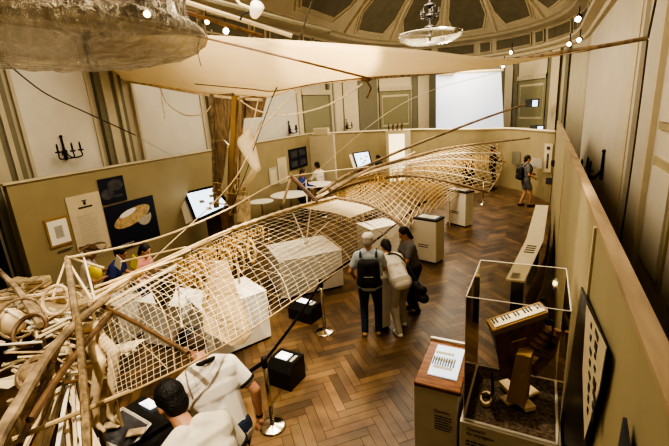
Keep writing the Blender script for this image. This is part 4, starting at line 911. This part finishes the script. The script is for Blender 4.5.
MB().tube([P_[0], PY(254, 120, 6.3), PY(258, 100, 6.4)], .01, 5).build('hanging_cord', 'rope', lg)

sail = thing('sail', PY(320, 70, 6.3), 'great triangular cream canvas sail spread high across the hall', 'sail')
up = spl([PY(88, 39, 5.2), PY(130, 36, 5.2), PY(190, 35, 5.3), PY(240, 37, 5.3), PY(330, 43, 5.5), PY(420, 50, 5.7), PY(500, 58.5, 5.9), PY(560, 55, 6.0), PY(602, 46.5, 6.05)], 60)
lo = spl([PY(88, 76, 6.6), PY(130, 83, 6.6), PY(200, 93, 6.6), PY(240, 96, 6.6), PY(272, 97, 6.55), PY(305, 85, 6.5), PY(365, 77.5, 6.45), PY(450, 70, 6.35), PY(560, 53.5, 6.15), PY(602, 46.5, 6.05)], 60)
rows = []
for j in range(15):
    v_ = j/14; rows.append([a.lerp(c, v_)+Vector((0, .12, -.10))*math.sin(math.pi*v_)*math.sin(math.pi*min(1, i/60+.08))+Vector((0, 0, .012*math.sin(i*.7+j*.5)*math.sin(math.pi*v_))) for i, (a, c) in enumerate(zip(up, lo))])
MB().grid(rows).build('canvas', 'canvas', sail, smooth=True, solid=.004)
def sp_(pts, r, name, m='dwood'): MB().tube(spl(pts, 18), r, 7).build(name, m, sail)
sp_([PY(355, 78.5, 6.42), PY(450, 70.8, 6.3), PY(560, 53, 6.1), PY(600, 46.5, 6.05), PY(648, 38, 6.0)], [.032]*6+[.03]*7+[.024]*6, 'boom', 'wood')
sp_([PY(130, 21, 4.6), PY(190, 34.5, 4.9), PY(280, 56, 5.3), PY(372, 79, 6.3)], .016, 'gaff')
sp_([PY(195, 84, 5.9), PY(250, 89, 6.0), PY(275, 91, 6.05), PY(320, 83, 6.0), PY(365, 78, 6.3)], .010, 'batten')
sp_([PY(90, 76, 6.6), PY(130, 81.5, 6.55), PY(215, 96, 6.5), PY(262, 100, 6.5)], .03, 'lower_yard', 'pale')
sp_([PY(270, 97, 6.5), PY(305, 86, 6.45), PY(365, 79, 6.4)], .012, 'leech_rope', 'rope')
MB().ell(PY(366, 79, 6.38), (.09, .06, .05)).build('spar_knot', 'dwood', sail)
MB().tube([PY(366, 80, 6.36), PY(371, 88, 6.36), PY(367, 98, 6.36)], .016, 6).build('hook', 'dwood', sail)
def rope(pts, r, label, m='rope', name='rope', n=20):
    P_ = spl(pts, n); o = MB().tube(P_, r, 6).build(name, m, origin=P_[-1]); tag(o, label, 'rope')
rope([PY(319, -22, 6.15), PY(300, 36, 6.2), PY(272, 98, 6.3)], .011, 'dark rope crossing in front of the sail from the ceiling', 'drope')
rope([PY(272, 98, 6.3), PY(255, 145, 6.1), PY(244, 178, 6.0), PY(228, 214, 5.9)], .008, 'thin dark rope running down beside the mannequin legs', 'drope')
rope([PY(240, 100, 6.4), PY(256, 110, 6.35), PY(285, 115, 6.3), PY(320, 108, 6.3), PY(345, 96, 6.3), PY(362, 84, 6.3)], .013, 'pale slack rope looping under the sail right of the mast')
rope([PY(160, 88, 6.4), PY(168, 104, 6.4), PY(185, 115, 6.4), PY(203, 114, 6.4), PY(211, 106, 6.4)], .013, 'pale slack rope looping under the sail left of the mast')
rope([PY(161, 88, 6.45), PY(162, 100, 6.45), PY(165, 119, 6.45)], .009, 'short pale rope end hanging under the sail with a small knot')
rope([PY(300, 88, 6.4), PY(270, 118, 6.2), PY(258, 132, 6.2)], .014, 'pale rope slanting from the sail edge to the mannequin')
rope([PY(258, 132, 6.25), PY(230, 185, 5.6), PY(150, 262, 4.2)], .010, 'pale rope slanting down from the mannequin to the near spine')
rope([PZ(67, 258, 2.28), PZ(140, 243, 2.15), PZ(185, 228, 2.1), PZ(230, 208, 2.05), PY(262, 190, 6.6), PY(290, 176, 7.25)], .015, 'pale rope strung from the near upright post to the dark frame beam')
rope([PY(291, 176, 7.3), PY(330, 171, 8.6), PY(375, 166, 9.5)], .011, 'pale rope running on from the dark frame beam down the hall')
rope([PY(240, 98, 6.5), PY(238, 160, 6.4), PY(237, 205, 6.35)], .008, 'pale rope falling straight along the mast')
rope([PY(648, 38, 6.0), PY(660, -20, 6.0)], .012, 'black cable from the ceiling to the boom tip', 'drope')
rope([PY(648, 38, 6.0)+Vector((0, 0, -.02)), PY(639, 110, 6.0), PY(626, 205, 6.0), PY(612, 290, 6.0)], .010, 'black cable hanging from the boom tip along the right wall', 'drope')
rope([PX(5, 62, -6.5), PX(45, 93, -6.7), PX(85, 112, -6.9), PX(135, 135, -7.2)], .010, 'thin dark rope slanting across the left wall panels', 'drope')
rope([PX(135, 135, -7.2), PX(165, 152, -7.6), PX(178, 158, -7.8)], .006, 'thin pale continuation of the rope above the left partition', 'grey')
rope([PY(505, 70, 9.3), PY(400, 105, 7.5), PY(300, 186, 7.5)], .005, 'fine pale line rising from the hull toward the far sail tip', 'rope')

# ================================================================== CHANDELIERS, LAMPS
bc = PY(82, 67, 2.25); zb = bc.z; t = thing('glass_chandelier', (bc.x, bc.y, zb), 'huge crinkled glass drum chandelier close overhead at the upper left', 'chandelier')
rp_ = [(.02, 0), (.34, .005), (.62, .03), (.84, .07), (.98, .13), (1.02, .19), (.99, .26), (.89, .31), (.86, .5), (.85, 1.0), (.84, 1.75)]
b = MB(); n = 96; vs_ = []
for i, (r, z) in enumerate(rp_): vs_.append([Vector((bc.x+(r+.018*math.sin(k*1.3+i)*min(1, r*2)+.012*math.sin(k*.5+2*i))*math.cos(2*math.pi*k/n), bc.y+(r+.018*math.sin(k*1.3+i)*min(1, r*2))*math.sin(2*math.pi*k/n), zb+z+.012*math.sin(k*.9+i*2)*min(1, r*2))) for k in range(n)])
b.grid(vs_, closed=True).add(vs_[0], [tuple(range(n))]); b.build('glass_drum', 'crinkle', t, smooth=True)
MB().tube([Vector((bc.x, bc.y, zb+.6)), Vector((bc.x, bc.y, 6.7))], .02, 8).build('stem', 'iron', t)
MB().lathe((bc.x, bc.y, 6.6), [(.14, .1), (.12, .03), (.04, 0)], 20).build('ceiling_rose', 'iron', t)
MB().tube([Vector((bc.x+.85*math.cos(2*math.pi*k/40), bc.y+.85*math.sin(2*math.pi*k/40), zb+1.76)) for k in range(41)], .02, 6).build('top_ring', 'steel', t)
MB().tube([PY(200, 38, 2.3), PY(197, 50, 2.25), PY(201, 66, 2.2)], .003, 4).build('seam', 'iron', t)
for k in range(3):
    a = 2*math.pi*k/3+.6; MB().ell(Vector((bc.x+.3*math.cos(a), bc.y+.3*math.sin(a), zb+.75)), .05).build('bulb', 'glow', t)
cc = PY(430, 44, 10); t = thing('glass_chandelier', cc, 'far black iron chandelier with a shallow clear glass dish on its stem', 'chandelier')
b = MB(); b.tube([cc+Vector((0, 0, .05)), Vector((cc.x, cc.y, 6.7))], .03, 8); b.build('stem', 'iron', t)
for z, r in ((.12, .10), (.3, .13), (.55, .10), (.75, .14), (1.0, .11), (1.25, .09)): MB().lathe(cc+Vector((0, 0, z)), [(.03, 0), (r, .04), (r*.9, .07), (.03, .1)], 12).build('stem_ring', 'iron', t)
MB().lathe(cc, [(.05, -.02), (.5, .02), (.70, .12), (.72, .22), (.70, .22), (.68, .13), (.48, .04), (.05, 0)], 32).build('glass_dish', 'dish', t, smooth=True)
MB().tube([cc+Vector((.71*math.cos(2*math.pi*k/30), .71*math.sin(2*math.pi*k/30), .22)) for k in range(31)], .008, 5).build('dish_rim', 'steel', t)
for k in range(6):
    a = math.pi*k/3; e = cc+Vector((.2*math.cos(a), .2*math.sin(a), .62)); am = MB().tube([cc+Vector((0, 0, .5)), e-Vector((0, 0, .06)), e], .012, 5).build('arm', 'iron', t); MB().lathe(e, [(.015, 0), (.035, .01), (.015, .05), (.012, .12)], 8).build('candle_holder', 'iron', t)
def fixture(p, aim, label, r=.06, es='glow', white=False):
    p = Vector(p); t = thing('spotlight', p, label, 'spotlight'); d_ = (Vector(aim)-p).normalized()
    MB().lathe(p, [(r*.6, -r*3), (r*1.05, -r*2.6), (r*1.15, 0), (r*1.0, 0)], 16, axis=d_).build('housing', 'white' if white else 'mblack', t)
    MB().lathe(p+d_*.004, [(.001, 0), (r*.95, .0), (r*.7, r*.35), (.001, r*.5)], 16, axis=d_).build('lens', es, t)
    MB().tube([p-d_*r*2, p-d_*r*2+Vector((0, 0, .22))], .012, 5).build('bracket', 'mblack', t)
fixture(PY(226, 31, 6.8), PY(226, 31, 4), 'glowing spotlight just above the left end of the sail', .055)
fixture(PY(147, 14, 4.5), (-2, 2, 3), 'glowing spotlight seen through the near glass drum', .05)
fixture(PY(578, 19, 11), (-.5, 6, 3), 'bright spotlight high on the right wall', .06)
fixture(PY(569, 44, 13), (-1, 7, 3), 'upper of the two spotlights by the apse corner', .05); fixture(PY(579, 40, 12), (-1, 6, 3), 'spotlight at the right wall beside the apse corner pair', .05)
fixture(PY(511, 52.5, 12), (-2, 6, 3), 'small spotlight over the far top edge of the sail', .04); fixture(PY(503, 66, 12), (-2, 7, 3), 'small low spotlight right of the projection screen', .045)
fixture(PY(207, 22, 6.5), PY(226, 30, 4), 'small glowing lamp left of the bright one above the sail', .04)
fp_ = PY(256, 10, 5.6); t = thing('floodlight', fp_, 'white oval floodlight hanging above the sail', 'floodlight')
ax_ = Vector((.6, -.3, .5)).normalized(); MB().lathe(fp_, [(.02, -.12), (.06, -.11), (.09, -.02), (.10, .08), (.085, .1), (.02, .1)], 18, axis=ax_, ry=1.1).build('reflector', 'white', t, smooth=True)
MB().tube([fp_, PY(240, 4, 5.6), PY(232, -6, 5.6)], .022, 6).build('arm', 'cream', t); MB().tube([fp_+Vector((.05, 0, 0)), PY(243, 14, 5.6), PY(240, 20, 5.6)], .014, 6).build('yoke', 'mblack', t)
for k, (p, q_) in enumerate((((186, 2, 6.2), (292, 36, 7.4)), ((186, 12, 6.2), (262, 36, 7.4)), ((200, -3, 6), (330, 32, 8)))):
    o = MB(); a = PY(*p); c = PY(*q_); o.tube([a, c], .045, 6); o = o.build('lighting_bar', ('cream', 'dwood', 'pil')[k], base=True); tag(o, ('upper cream lighting bar above the sail', 'dark lighting bar carrying the lamps above the sail', 'olive lighting bar highest above the sail')[k], 'lighting bar')
# round mirror lamp at the lower right corner on the partition top
pc = PX(657, 437, .42); t = thing('round_lamp', (pc.x, pc.y, 2.76), 'round white faced lamp with black rim on the partition top at the lower right corner', 'lamp')
ax_ = (Vector((0, -.6, H0+.2))-pc).normalized(); rr_ = .03
MB().lathe(pc, [(rr_*.8, -.02), (rr_*1.15, -.015), (rr_*1.2, .004), (rr_, .006)], 24, axis=ax_, rx=1, ry=1.3).build('rim', 'black', t, smooth=True)
MB().lathe(pc+ax_*.006, [(.001, .006), (rr_*.6, .004), (rr_*.98, 0)], 24, axis=ax_, ry=1.3).build('face', 'papglow', t, smooth=True)
MB().tube([pc-ax_*.02, Vector((pc.x, pc.y+.01, 2.76))], .008, 6).build('stand', 'mblack', t)
# ================================================================== PEOPLE
def ik(a, t, l1, l2, pole):
    a = Vector(a); t = Vector(t); d = t-a; L = min(d.length, (l1+l2)*.999); dn = d.normalized(); t = a+dn*L
    x = (l1*l1-l2*l2+L*L)/(2*L); h = math.sqrt(max(0, l1*l1-x*x)); p = Vector(pole); p = (p-dn*p.dot(dn)).normalized(); return a+dn*x+p*h, t
def person(label, head=None, feet=None, yaw=0, lean=0, h=1.72, armL=None, armR=None, footL=None, footR=None, shirt='tee', trousers='denim', shoes='shoe', hair='hair', hairlen=0, cap=None, headdir=(0, 1, -.2), short=True, shorts=False, skirt=None, vox=.014, hip=.53, kneel=0, skin='skin', group=None, brim=False, female=False, crane=0):
    s = h/1.72; hz = hip*h-kneel; W_ = .94 if female else 1
    ca_, sa_ = math.cos(lean), math.sin(lean)
    def tor(x, y, z): return Vector((x*s*W_, (y*ca_+z*sa_)*s, hz+(z*ca_-y*sa_)*s))        # torso local: z along spine
    H = tor(0, .02, .66); hd = Vector(headdir).normalized(); H = tor(0, 0, .52)+ (tor(0, 0, .66)-tor(0, 0, .52))*.55+Vector((0, (.035+crane)*s, (.07-crane*.45)*s))
    Sh = {-1: tor(-.175, 0, .455), 1: tor(.175, 0, .455)}
    aL = Vector(armL)*s if armL else Vector((-.24, .06, .78))*s; aR = Vector(armR)*s if armR else Vector((.24, .06, .78))*s
    fL = Vector(footL or (-.11, .0, .07))*s; fR = Vector(footR or (.11, .03, .07))*s
    Rz = Matrix.Rotation(yaw, 3, 'Z')
    if head is not None: tgt = PZ(head[0], head[1], H.z); loc = tgt-Rz @ Vector((H.x, H.y, 0)); loc.z = 0
    else: loc = PZ(feet[0], feet[1], 0)
    def Wd(p): return loc+Rz @ Vector(p)
    limbs = {}
    for sd, tg in ((-1, aL), (1, aR)):
        e, w_ = ik(Sh[sd], tg, .285*s, .25*s, (sd*.5, -.8, -.4)); limbs['a', sd] = (Sh[sd], e, w_)
    for sd, tg in ((-1, fL), (1, fR)):
        hp = Vector((sd*.09*s, -.01, hz-.02)); k, a_ = ik(hp, tg, .43*s, .43*s, (sd*.1, 1, 0)); limbs['l', sd] = (hp, k, a_)
    def ctor(mb, e, low=0):
        mb.cap(Wd(tor(-.13, 0, .42)), Wd(tor(.13, 0, .42)), (.085+e)*s, (.085+e)*s); mb.cap(Wd(tor(-.075, .015, .32)), Wd(tor(.075, .015, .32)), (.115+e)*s, (.115+e)*s)
        mb.cap(Wd(tor(-.065, .01, .16)), Wd(tor(.065, .01, .16)), (.10+e)*s, (.10+e)*s); mb.cap(Wd(tor(-.075, 0, .02-low)), Wd(tor(.075, 0, .02-low)), (.108+e)*s, (.108+e)*s)
        for x in (-.07, .07): mb.cap(Wd(tor(x, .01, .36)), Wd(tor(x, .005, .02)), (.10+e)*s, (.10+e)*s)
        for x in (-.16, .16): mb.cap(Wd(tor(x*.4, -.01, .50)), Wd(tor(x, 0, .445)), (.055+e)*s, (.065+e)*s)
    body = MB(); ctor(body, 0)
    body.cap(Wd(tor(0, .01, .47)), Wd(H-Vector((0, .03*s, .04*s))), .058*s, .055*s)
    up_ = Vector((0, 0, 1)); fx = hd; rx_ = fx.cross(up_).normalized(); ux = rx_.cross(fx); HR = Matrix((rx_, fx, ux)).transposed()
    def hp_(x, y, z): return Wd(H+HR @ Vector((x*s, y*s, z*s)))
    HRw = Rz @ HR
    body.ell(hp_(0, -.01, .035), (.077*s, .098*s, .098*s), HRw, 16, 12); body.ell(hp_(0, .025, -.045), (.058*s, .068*s, .068*s), HRw, 14, 10)
    body.cap(hp_(0, .09, .02), hp_(0, .108, -.012), .010*s, .015*s); body.cap(hp_(-.018, .083, -.052), hp_(.018, .083, -.052), .011*s, .011*s)   # nose, mouth
    for x in (-1, 1): body.ell(hp_(x*.078, -.005, .0), (.012*s, .022*s, .032*s), HRw, 8, 6)
    for sd in (-1, 1):
        a, e, w_ = limbs['a', sd]; body.cap(Wd(a), Wd(e), .052*s*W_, .040*s); body.cap(Wd(e), Wd(w_), .041*s, .027*s)
        d = (Vector(w_)-Vector(e)).normalized(); n_ = Vector((-sd*.9, .15, -.3)); n_ = (n_-d*n_.dot(d)).normalized(); t_ = d.cross(n_)*(1 if sd > 0 else -1)
        if t_.y < 0: t_ = -t_
        w_ = Vector(w_); palm = w_+d*.055*s; body.cap(Wd(w_), Wd(palm+t_*.012*s), .027*s, .026*s); body.cap(Wd(palm-t_*.02*s), Wd(palm+t_*.022*s), .024*s, .024*s)
        for k, ln in enumerate((.040, .046, .043, .034)):
            f0 = palm+d*.02*s+t_*(.030-.020*k)*s; f1 = f0+(d*.9+n_*.35).normalized()*ln*s; f2 = f1+(d*.5+n_*.85).normalized()*ln*.85*s
            body.cap(Wd(f0), Wd(f1), .0095*s, .009*s, 6); body.cap(Wd(f1), Wd(f2), .009*s, .0075*s, 6)
        th0 = w_+d*.02*s+t_*.022*s; th1 = th0+(t_*.7+d*.6+n_*.2).normalized()*.04*s; th2 = th1+(d*.8+n_*.5).normalized()*.03*s
        body.cap(Wd(th0), Wd(th1), .013*s, .010*s, 6); body.cap(Wd(th1), Wd(th2), .010*s, .008*s, 6)
        hp0, k_, a_ = limbs['l', sd]; body.cap(Wd(hp0), Wd(k_), .082*s, .053*s); body.cap(Wd(k_), Wd(k_.lerp(a_, .35)), .052*s, .055*s); body.cap(Wd(k_.lerp(a_, .35)), Wd(a_), .055*s, .036*s)
        body.cap(Wd(a_), Wd(a_+Vector((sd*.02, .12*s, -.035*s))), .036*s, .03*s)
    o = body.build('person', skin, origin=loc, rem=vox); tag(o, label, 'person', group)
    def ch(mb, name, m, v=None): return mb.build(name, m, o, rem=v or vox)
    sh = MB(); ctor(sh, .016, low=.03)
    for sd in (-1, 1):
        a, e, w_ = limbs['a', sd]; a = Vector(a); e = Vector(e)
        if short: sh.cap(Wd(a), Wd(a.lerp(e, .62)), .068*s, .064*s)
        else: sh.cap(Wd(a), Wd(e), .068*s, .055*s); sh.cap(Wd(e), Wd(e.lerp(w_, .9)), .055*s, .042*s)
    ch(sh, 'shirt', shirt)
    if short and vox < .013:
        for sd in (-1, 1):
            a, e, w_ = limbs['a', sd]; a = Vector(a); e = Vector(e); p = a.lerp(e, .68); d = (e-a).normalized()
            MB().lathe(Wd(p), [(.066*s, -.014), (.071*s, 0), (.066*s, .014)], 20, axis=Rz @ d).build('sleeve_trim', 'mblack', o)
    tr = MB(); tr.cap(Wd(Vector((-.075*s, 0, hz-.0))), Wd(Vector((.075*s, 0, hz-.0))), .125*s, .125*s)
    for sd in (-1, 1):
        hp0, k_, a_ = limbs['l', sd]; tr.cap(Wd(hp0), Wd(k_.lerp(hp0, .35) if shorts else k_), .105*s, .09*s if shorts else .068*s)
        if not shorts: tr.cap(Wd(k_), Wd(a_+Vector((0, 0, .015))), .070*s, .058*s)
    ch(tr, 'shorts' if shorts else 'trousers', trousers)
    for sd in (-1, 1):
        a_ = limbs['l', sd][2]; sb = MB(); sb.cap(Wd(a_+Vector((0, -.04*s, -.03*s))), Wd(a_+Vector((sd*.015, .13*s, -.035*s))), .045*s, .038*s); ch(sb, 'shoe', shoes)
    if not cap or hair:
        hb = MB(); hb.ell(hp_(0, -.022, .05), (.088*s, .10*s, .097*s), HRw, 16, 12); hb.ell(hp_(0, -.055, -.005), (.078*s, .062*s, .085*s), HRw, 14, 10)
        if hairlen: hb.cap(hp_(0, -.06, 0), hp_(0, -.085, -hairlen), .07*s, .04*s)
        ch(hb, 'hair', hair, min(vox, .012))
    if cap:
        cb_ = MB(); cb_.ell(hp_(0, -.012, .062), (.096*s, .112*s, .085*s), HRw, 18, 12); cc_ = ch(cb_, 'cap', cap)
        bb = MB(); pts = []
        if brim: bb.lathe(hp_(0, -.01, .05), [(.09*s, 0), (.19*s, -.012), (.19*s, -.006), (.09*s, .01)], 28, axis=HRw @ Vector((0, 0, 1)))
        else: bb.slab([hp_(math.sin(t)*.078, .075+.105*max(0, math.cos(t)), .045-.02*max(0, math.cos(t))) for t in [math.pi*(k/12-.5) for k in range(13)]], HRw @ Vector((0, 0, .006)))
        bb.build('cap_brim', cap, o)
    ey = MB()
    for x in (-1, 1): ey.ell(hp_(x*.03, .078, .015), .011*s, n=8, m=6)
    ey.build('eyes', 'mblack', o)
    return o, Wd, tor, hp_, limbs, s
def backpack(o, Wd, tor, label, m='mblack'):
    b = MB(); b.cap(Wd(tor(-.07, -.20, .36)), Wd(tor(.07, -.20, .36)), .085, .085); b.cap(Wd(tor(-.09, -.21, .10)), Wd(tor(.09, -.21, .10)), .10, .10)
    for x in (-.08, .08): b.cap(Wd(tor(x, -.2, .36)), Wd(tor(x, -.21, .1)), .09, .10)
    t = b.build('backpack', m, base=True, rem=.014); tag(t, label, 'backpack')
    for x in (-.12, .12): MB().tube(spl([Wd(tor(x, -.13, .46)), Wd(tor(x, .02, .54)), Wd(tor(x*1.05, .14, .40)), Wd(tor(x*1.2, .10, .22)), Wd(tor(x*1.1, -.12, .12))], 12), .018, 6).build('strap', m, t)
    MB().tube([Wd(tor(-.07, -.30, .2)), Wd(tor(.07, -.30, .2))], .006, 5).build('zip', 'grey', t)
    return t
# capped man in front, leaning over the belt toward the hull
r_ = person('man in a dark cap and cream tee with dark collar, leaning toward the net', head=(193, 344), yaw=R(66), lean=R(25), h=1.98, crane=.13, shirt='teew', trousers='denim', cap='black', hair='hairb', headdir=(-.25, .6, -.75), armL=(-.16, .5, .98), armR=(.30, .06, .86), vox=.011)
o, Wd, tor, hp_, limbs, s = r_
MB().tube([Wd(tor(.088*math.cos(t), .01+.085*math.sin(t), .530-.015*math.sin(t))) for t in [2*math.pi*k/20 for k in range(21)]], .02, 6).build('collar', 'mblack', o)
gl = MB()
for x in (-1, 1): gl.tube([hp_(x*.034+.024*math.cos(2*math.pi*k/12), .10, .012+.018*math.sin(2*math.pi*k/12)) for k in range(13)], .003, 4)
gl.tube([hp_(-.01, .102, .015), hp_(.01, .102, .015)], .003, 4)
for x in (-1, 1): gl.tube([hp_(x*.058, .10, .016), hp_(x*.08, .0, .016)], .003, 4)
gl.build('glasses', 'mblack', o)
w_ = limbs['a', 1][2]; MB().lathe(Wd(Vector(w_)), [(.030, -.012), (.033, 0), (.030, .012)], 16, axis=(Wd(w_)-Wd(limbs['a', 1][1])).normalized()).build('wrist_watch', 'iron', o)
# dark haired man in front of him
r_ = person('dark haired man in a plain tan tee bending over the black display table', head=(172, 403), yaw=R(74), lean=R(40), h=2.04, crane=.10, shirt='tee', trousers='denim', hair='hair', headdir=(-.1, .85, -.6), armL=(-.2, .55, .95), armR=(.2, .42, .86), vox=.011)
# middle group
r_ = person('man with white cap, pale blue shirt and jeans standing with his back to us', head=(368, 241), yaw=R(20), lean=R(5), h=1.74, shirt='shirtb', trousers='denim', shoes='sand', cap='white', hair='hairg', headdir=(.1, 1, -.3), armR=(.20, .34, 1.0), armL=(-.26, .2, .95))
bp_ = backpack(r_[0], r_[1], r_[2], 'black backpack worn by the man with the white cap')
r_ = person('woman in a white tee and pale trousers bending forward behind the backpack man', head=(386, 247), yaw=R(48), lean=R(48), h=1.66, shirt='teew', trousers='kha', shoes='white', hair='hair', hairlen=.08, headdir=(0, .8, -.6), armL=(-.12, .52, .85), armR=(.15, .45, .82), footL=(-.12, -.12, .07), footR=(.12, .16, .07), female=True)
o, Wd, tor = r_[:3]
t = thing('shoulder_bag', Wd(Vector((.24, -.22, .62))), 'black shoulder bag hanging at the hip of the bending woman', 'bag')
b = MB(); b.cap(Wd(Vector((.21, -.30, .82))), Wd(Vector((.22, -.06, .80))), .07, .07); b.cap(Wd(Vector((.22, -.32, .68))), Wd(Vector((.23, -.04, .66))), .08, .08); b.cap(Wd(Vector((.21, -.18, .82))), Wd(Vector((.22, -.18, .66))), .07, .09); b.build('pouch', 'mblack', t, rem=.014)
MB().tube(spl([Wd(Vector((.20, -.28, .86))), Wd(tor(.14, -.12, .40)), Wd(tor(-.10, -.05, .50)), Wd(tor(-.05, .14, .34)), Wd(Vector((.22, -.02, .84)))], 16), .012, 5).build('strap', 'mblack', t)
person('person in dark grey with black hair behind the bending woman', head=(404, 234), yaw=R(130), lean=R(14), h=1.62, shirt='gshirt', trousers='mblack', hair='hair', hairlen=.14, headdir=(0, 1, -.5), armL=(-.14, .42, .95), armR=(.14, .42, .95), female=True)
plinth((381, 331), (391, 328), .22, .92, 'narrow white stand between the backpack man and the bending woman', name='display_plinth')
# far visitors
r_ = person('woman with short dark hair and dark backpack walking past the far partition', feet=(524, 206), yaw=R(-65), h=1.72, shirt='gshirt', trousers='gshirt', shorts=True, shoes='shoe', hair='hair', hairlen=.06, headdir=(.1, 1, -.05), footL=(-.1, -.1, .07), footR=(.1, .14, .07), armL=(-.2, .28, 1.05), armR=(.2, .2, .98), vox=.018, female=True)
backpack(r_[0], r_[1], r_[2], 'black backpack worn by the lone far woman', 'mblack')
person('man in dark clothes standing behind the net tip with arms folded forward', feet=(491, 190), yaw=R(-60), h=1.78, shirt='mblack', trousers='mblack', headdir=(0, 1, -.1), armL=(-.1, .32, 1.15), armR=(.15, .38, 1.1), vox=.018, short=False, footL=(-.1, .12, .07), footR=(.12, -.1, .07))
person('dark dressed visitor seen through the far diamond netting', feet=(469, 196), yaw=R(160), h=1.74, shirt='mblack', trousers='mblack', headdir=(0, 1, -.3), short=False, vox=.018, armL=(-.16, .3, 1.1))
person('visitor with dark hair at the smaller tilted touch screen', head=(378, 158), yaw=R(80), h=1.66, shirt='mblack', trousers='mblack', headdir=(0, 1, -.2), short=False, vox=.018)
# couple by the round tables
person('visitor in a white top with black hair leaning at the round tables', head=(317, 166), yaw=R(70), lean=R(10), h=1.8, shirt='tee', trousers='denim', headdir=(0, 1, -.3), vox=.016, armL=(-.2, .42, 1.12), armR=(.2, .4, 1.12), female=True, short=False)
person('visitor in dark clothes with brown hair behind the round tables', head=(303, 173), yaw=R(-80), lean=R(10), h=1.8, shirt='blue', trousers='mblack', hair='hairb', headdir=(0, 1, -.3), vox=.016, armL=(-.2, .4, 1.1), armR=(.2, .4, 1.1), short=False)
# three visitors behind the hull at the left
person('visitor in a broad brown hat and white shirt behind the near end of the hull', head=(91, 252), yaw=R(-40), lean=R(18), h=1.66, shirt='teew', trousers='mblack', cap='hat', brim=True, hair='hairb', headdir=(0, 1, -.4), armL=(-.2, .42, 1.1), armR=(.2, .42, 1.1), vox=.015)
person('visitor in a navy top with yellow sleeves behind the near spine', head=(121, 254), yaw=R(-60), lean=R(30), h=1.6, shirt='blue', trousers='denim', hair='hair', headdir=(0, 1, -.6), armL=(-.2, .42, 1.0), armR=(.2, .42, 1.0), vox=.015)
person('visitor in a pink top with dark hair behind the near spine', head=(145, 251), yaw=R(-70), lean=R(20), h=1.62, shirt='pink', trousers='denim', hair='hair', hairlen=.1, headdir=(0, 1, -.5), armL=(-.2, .4, 1.0), armR=(.2, .4, 1.0), vox=.015, female=True)
p = PZ(95, 272, 1.35); o = MB().ell(p, (.13, .09, .13), n=16, m=10).build('yellow_balloon', 'yellow', base=True, smooth=True); tag(o, 'bright yellow round balloon held beside the brown hat', 'balloon')  # plain yellow ellipsoid standing in for a visitor's belonging
for px, py, m_, lb in ((134, 262, 'yellow', 'yellow flag held up behind the near spine'), (118, 262, 'teew', 'white sheet of paper held up behind the near spine')):
    p = PZ(px, py, 1.4); o = MB().slab([p+Vector((-.12, 0, -.08)), p+Vector((.08, -.05, -.12)), p+Vector((.14, -.02, .06)), p+Vector((-.06, .04, .11))], (.0, .01, 0)).build('flag' if m_ == 'yellow' else 'paper_sheet', m_, base=True); tag(o, lb, 'flag' if m_ == 'yellow' else 'paper')
# ------------------------------------------------------------------ camera and light
cam = bpy.data.cameras.new('camera'); co = bpy.data.objects.new('camera', cam); C.objects.link(co)
cam.sensor_width = 36; cam.lens = 36*FPX/669; cam.clip_end = 100
mt = MW.to_4x4(); mt.translation = (0, 0, H0); co.matrix_world = mt; bpy.context.scene.camera = co
W = bpy.data.worlds.new('world'); bpy.context.scene.world = W; W.use_nodes = True
W.node_tree.nodes['Background'].inputs[0].default_value = (1, .8, .55, 1); W.node_tree.nodes['Background'].inputs[1].default_value = .15
WARM = (1, .87, .69)
def area(loc, size, e, col=WARM, rot=(0, 0, 0), sy=None):  # added overhead fill for ambient brightness, no fixture modelled
    l = bpy.data.lights.new('ceiling_light', 'AREA'); l.energy = e; l.color = col; l.size = size
    if sy: l.shape = 'RECTANGLE'; l.size_y = sy
    o = bpy.data.objects.new('ceiling_light', l); o.location = loc; o.rotation_euler = rot; C.objects.link(o)
def spot(loc, tgt, e, ang=40, col=WARM, blend=.5, r=.06):
    l = bpy.data.lights.new('spot_light', 'SPOT'); l.energy = e; l.color = col; l.spot_size = R(ang); l.spot_blend = blend; l.shadow_soft_size = r
    o = bpy.data.objects.new('spot_light', l); o.location = loc; C.objects.link(o)
    o.rotation_euler = (Vector(tgt)-Vector(loc)).to_track_quat('-Z', 'Y').to_euler()
def pt(loc, e, col=WARM, r=.1):  # added point fill, no lamp stands at these spots
    l = bpy.data.lights.new('lamp_light', 'POINT'); l.energy = e; l.color = col; l.shadow_soft_size = r
    o = bpy.data.objects.new('lamp_light', l); o.location = loc; C.objects.link(o)
area((-3.7, 4, 6.6), 3.5, 420, sy=5); area((-3.7, 12, 6.6), 3.5, 460, sy=6); area((-3.7, 19, 6.4), 3, 260)
pt((-3.7, 9, 5.2), 80, r=.5); pt((-3.7, 18.5, 4.8), 320, r=.4); pt((-1.2, 3.0, 4.9), 30, r=.4)
spot((-1.5, 5.5, 6.4), (-5.0, 5.8, 1.0), 1700, 38); spot((-1.5, 9.5, 6.4), (-4.0, 9.0, 1.2), 1800, 34); spot((-2.5, 10.5, 6.4), (-2.8, 12.5, 1.0), 1500, 32)
spot((-1.5, 2.5, 6.4), (-3.2, 3.6, 1.0), 1400, 36); spot((-5.5, 2.5, 6.4), (-3.5, 1.6, 1.5), 700, 40)
spot((-4.0, 3.0, 3.4), (-3.6, 6.3, 4.5), 330, 95, r=.3)  # added uplight without a fixture, brightens the sail underside
spot((-.8, 4.9, 6.4), (-.1, 3.7, 1.3), 900, 24)
spot((-2.5, 8.5, 6.4), (-2.4, 16.5, 1.4), 2600, 40)
pt((.85, 4.0, 4.3), 22, r=.2); spot((-1.6, .3, 5.2), (-2.8, 1.3, 1.7), 700, 60, r=.03); spot((-2.6, 4.2, 6.4), (-3.3, 3.0, 0), 700, 30)  # right wall fill point; first spot added to brighten the wooden creature
vs = bpy.context.scene.view_settings
vs.view_transform = 'AgX'; vs.look = 'AgX - Very High Contrast'; vs.exposure = -.38
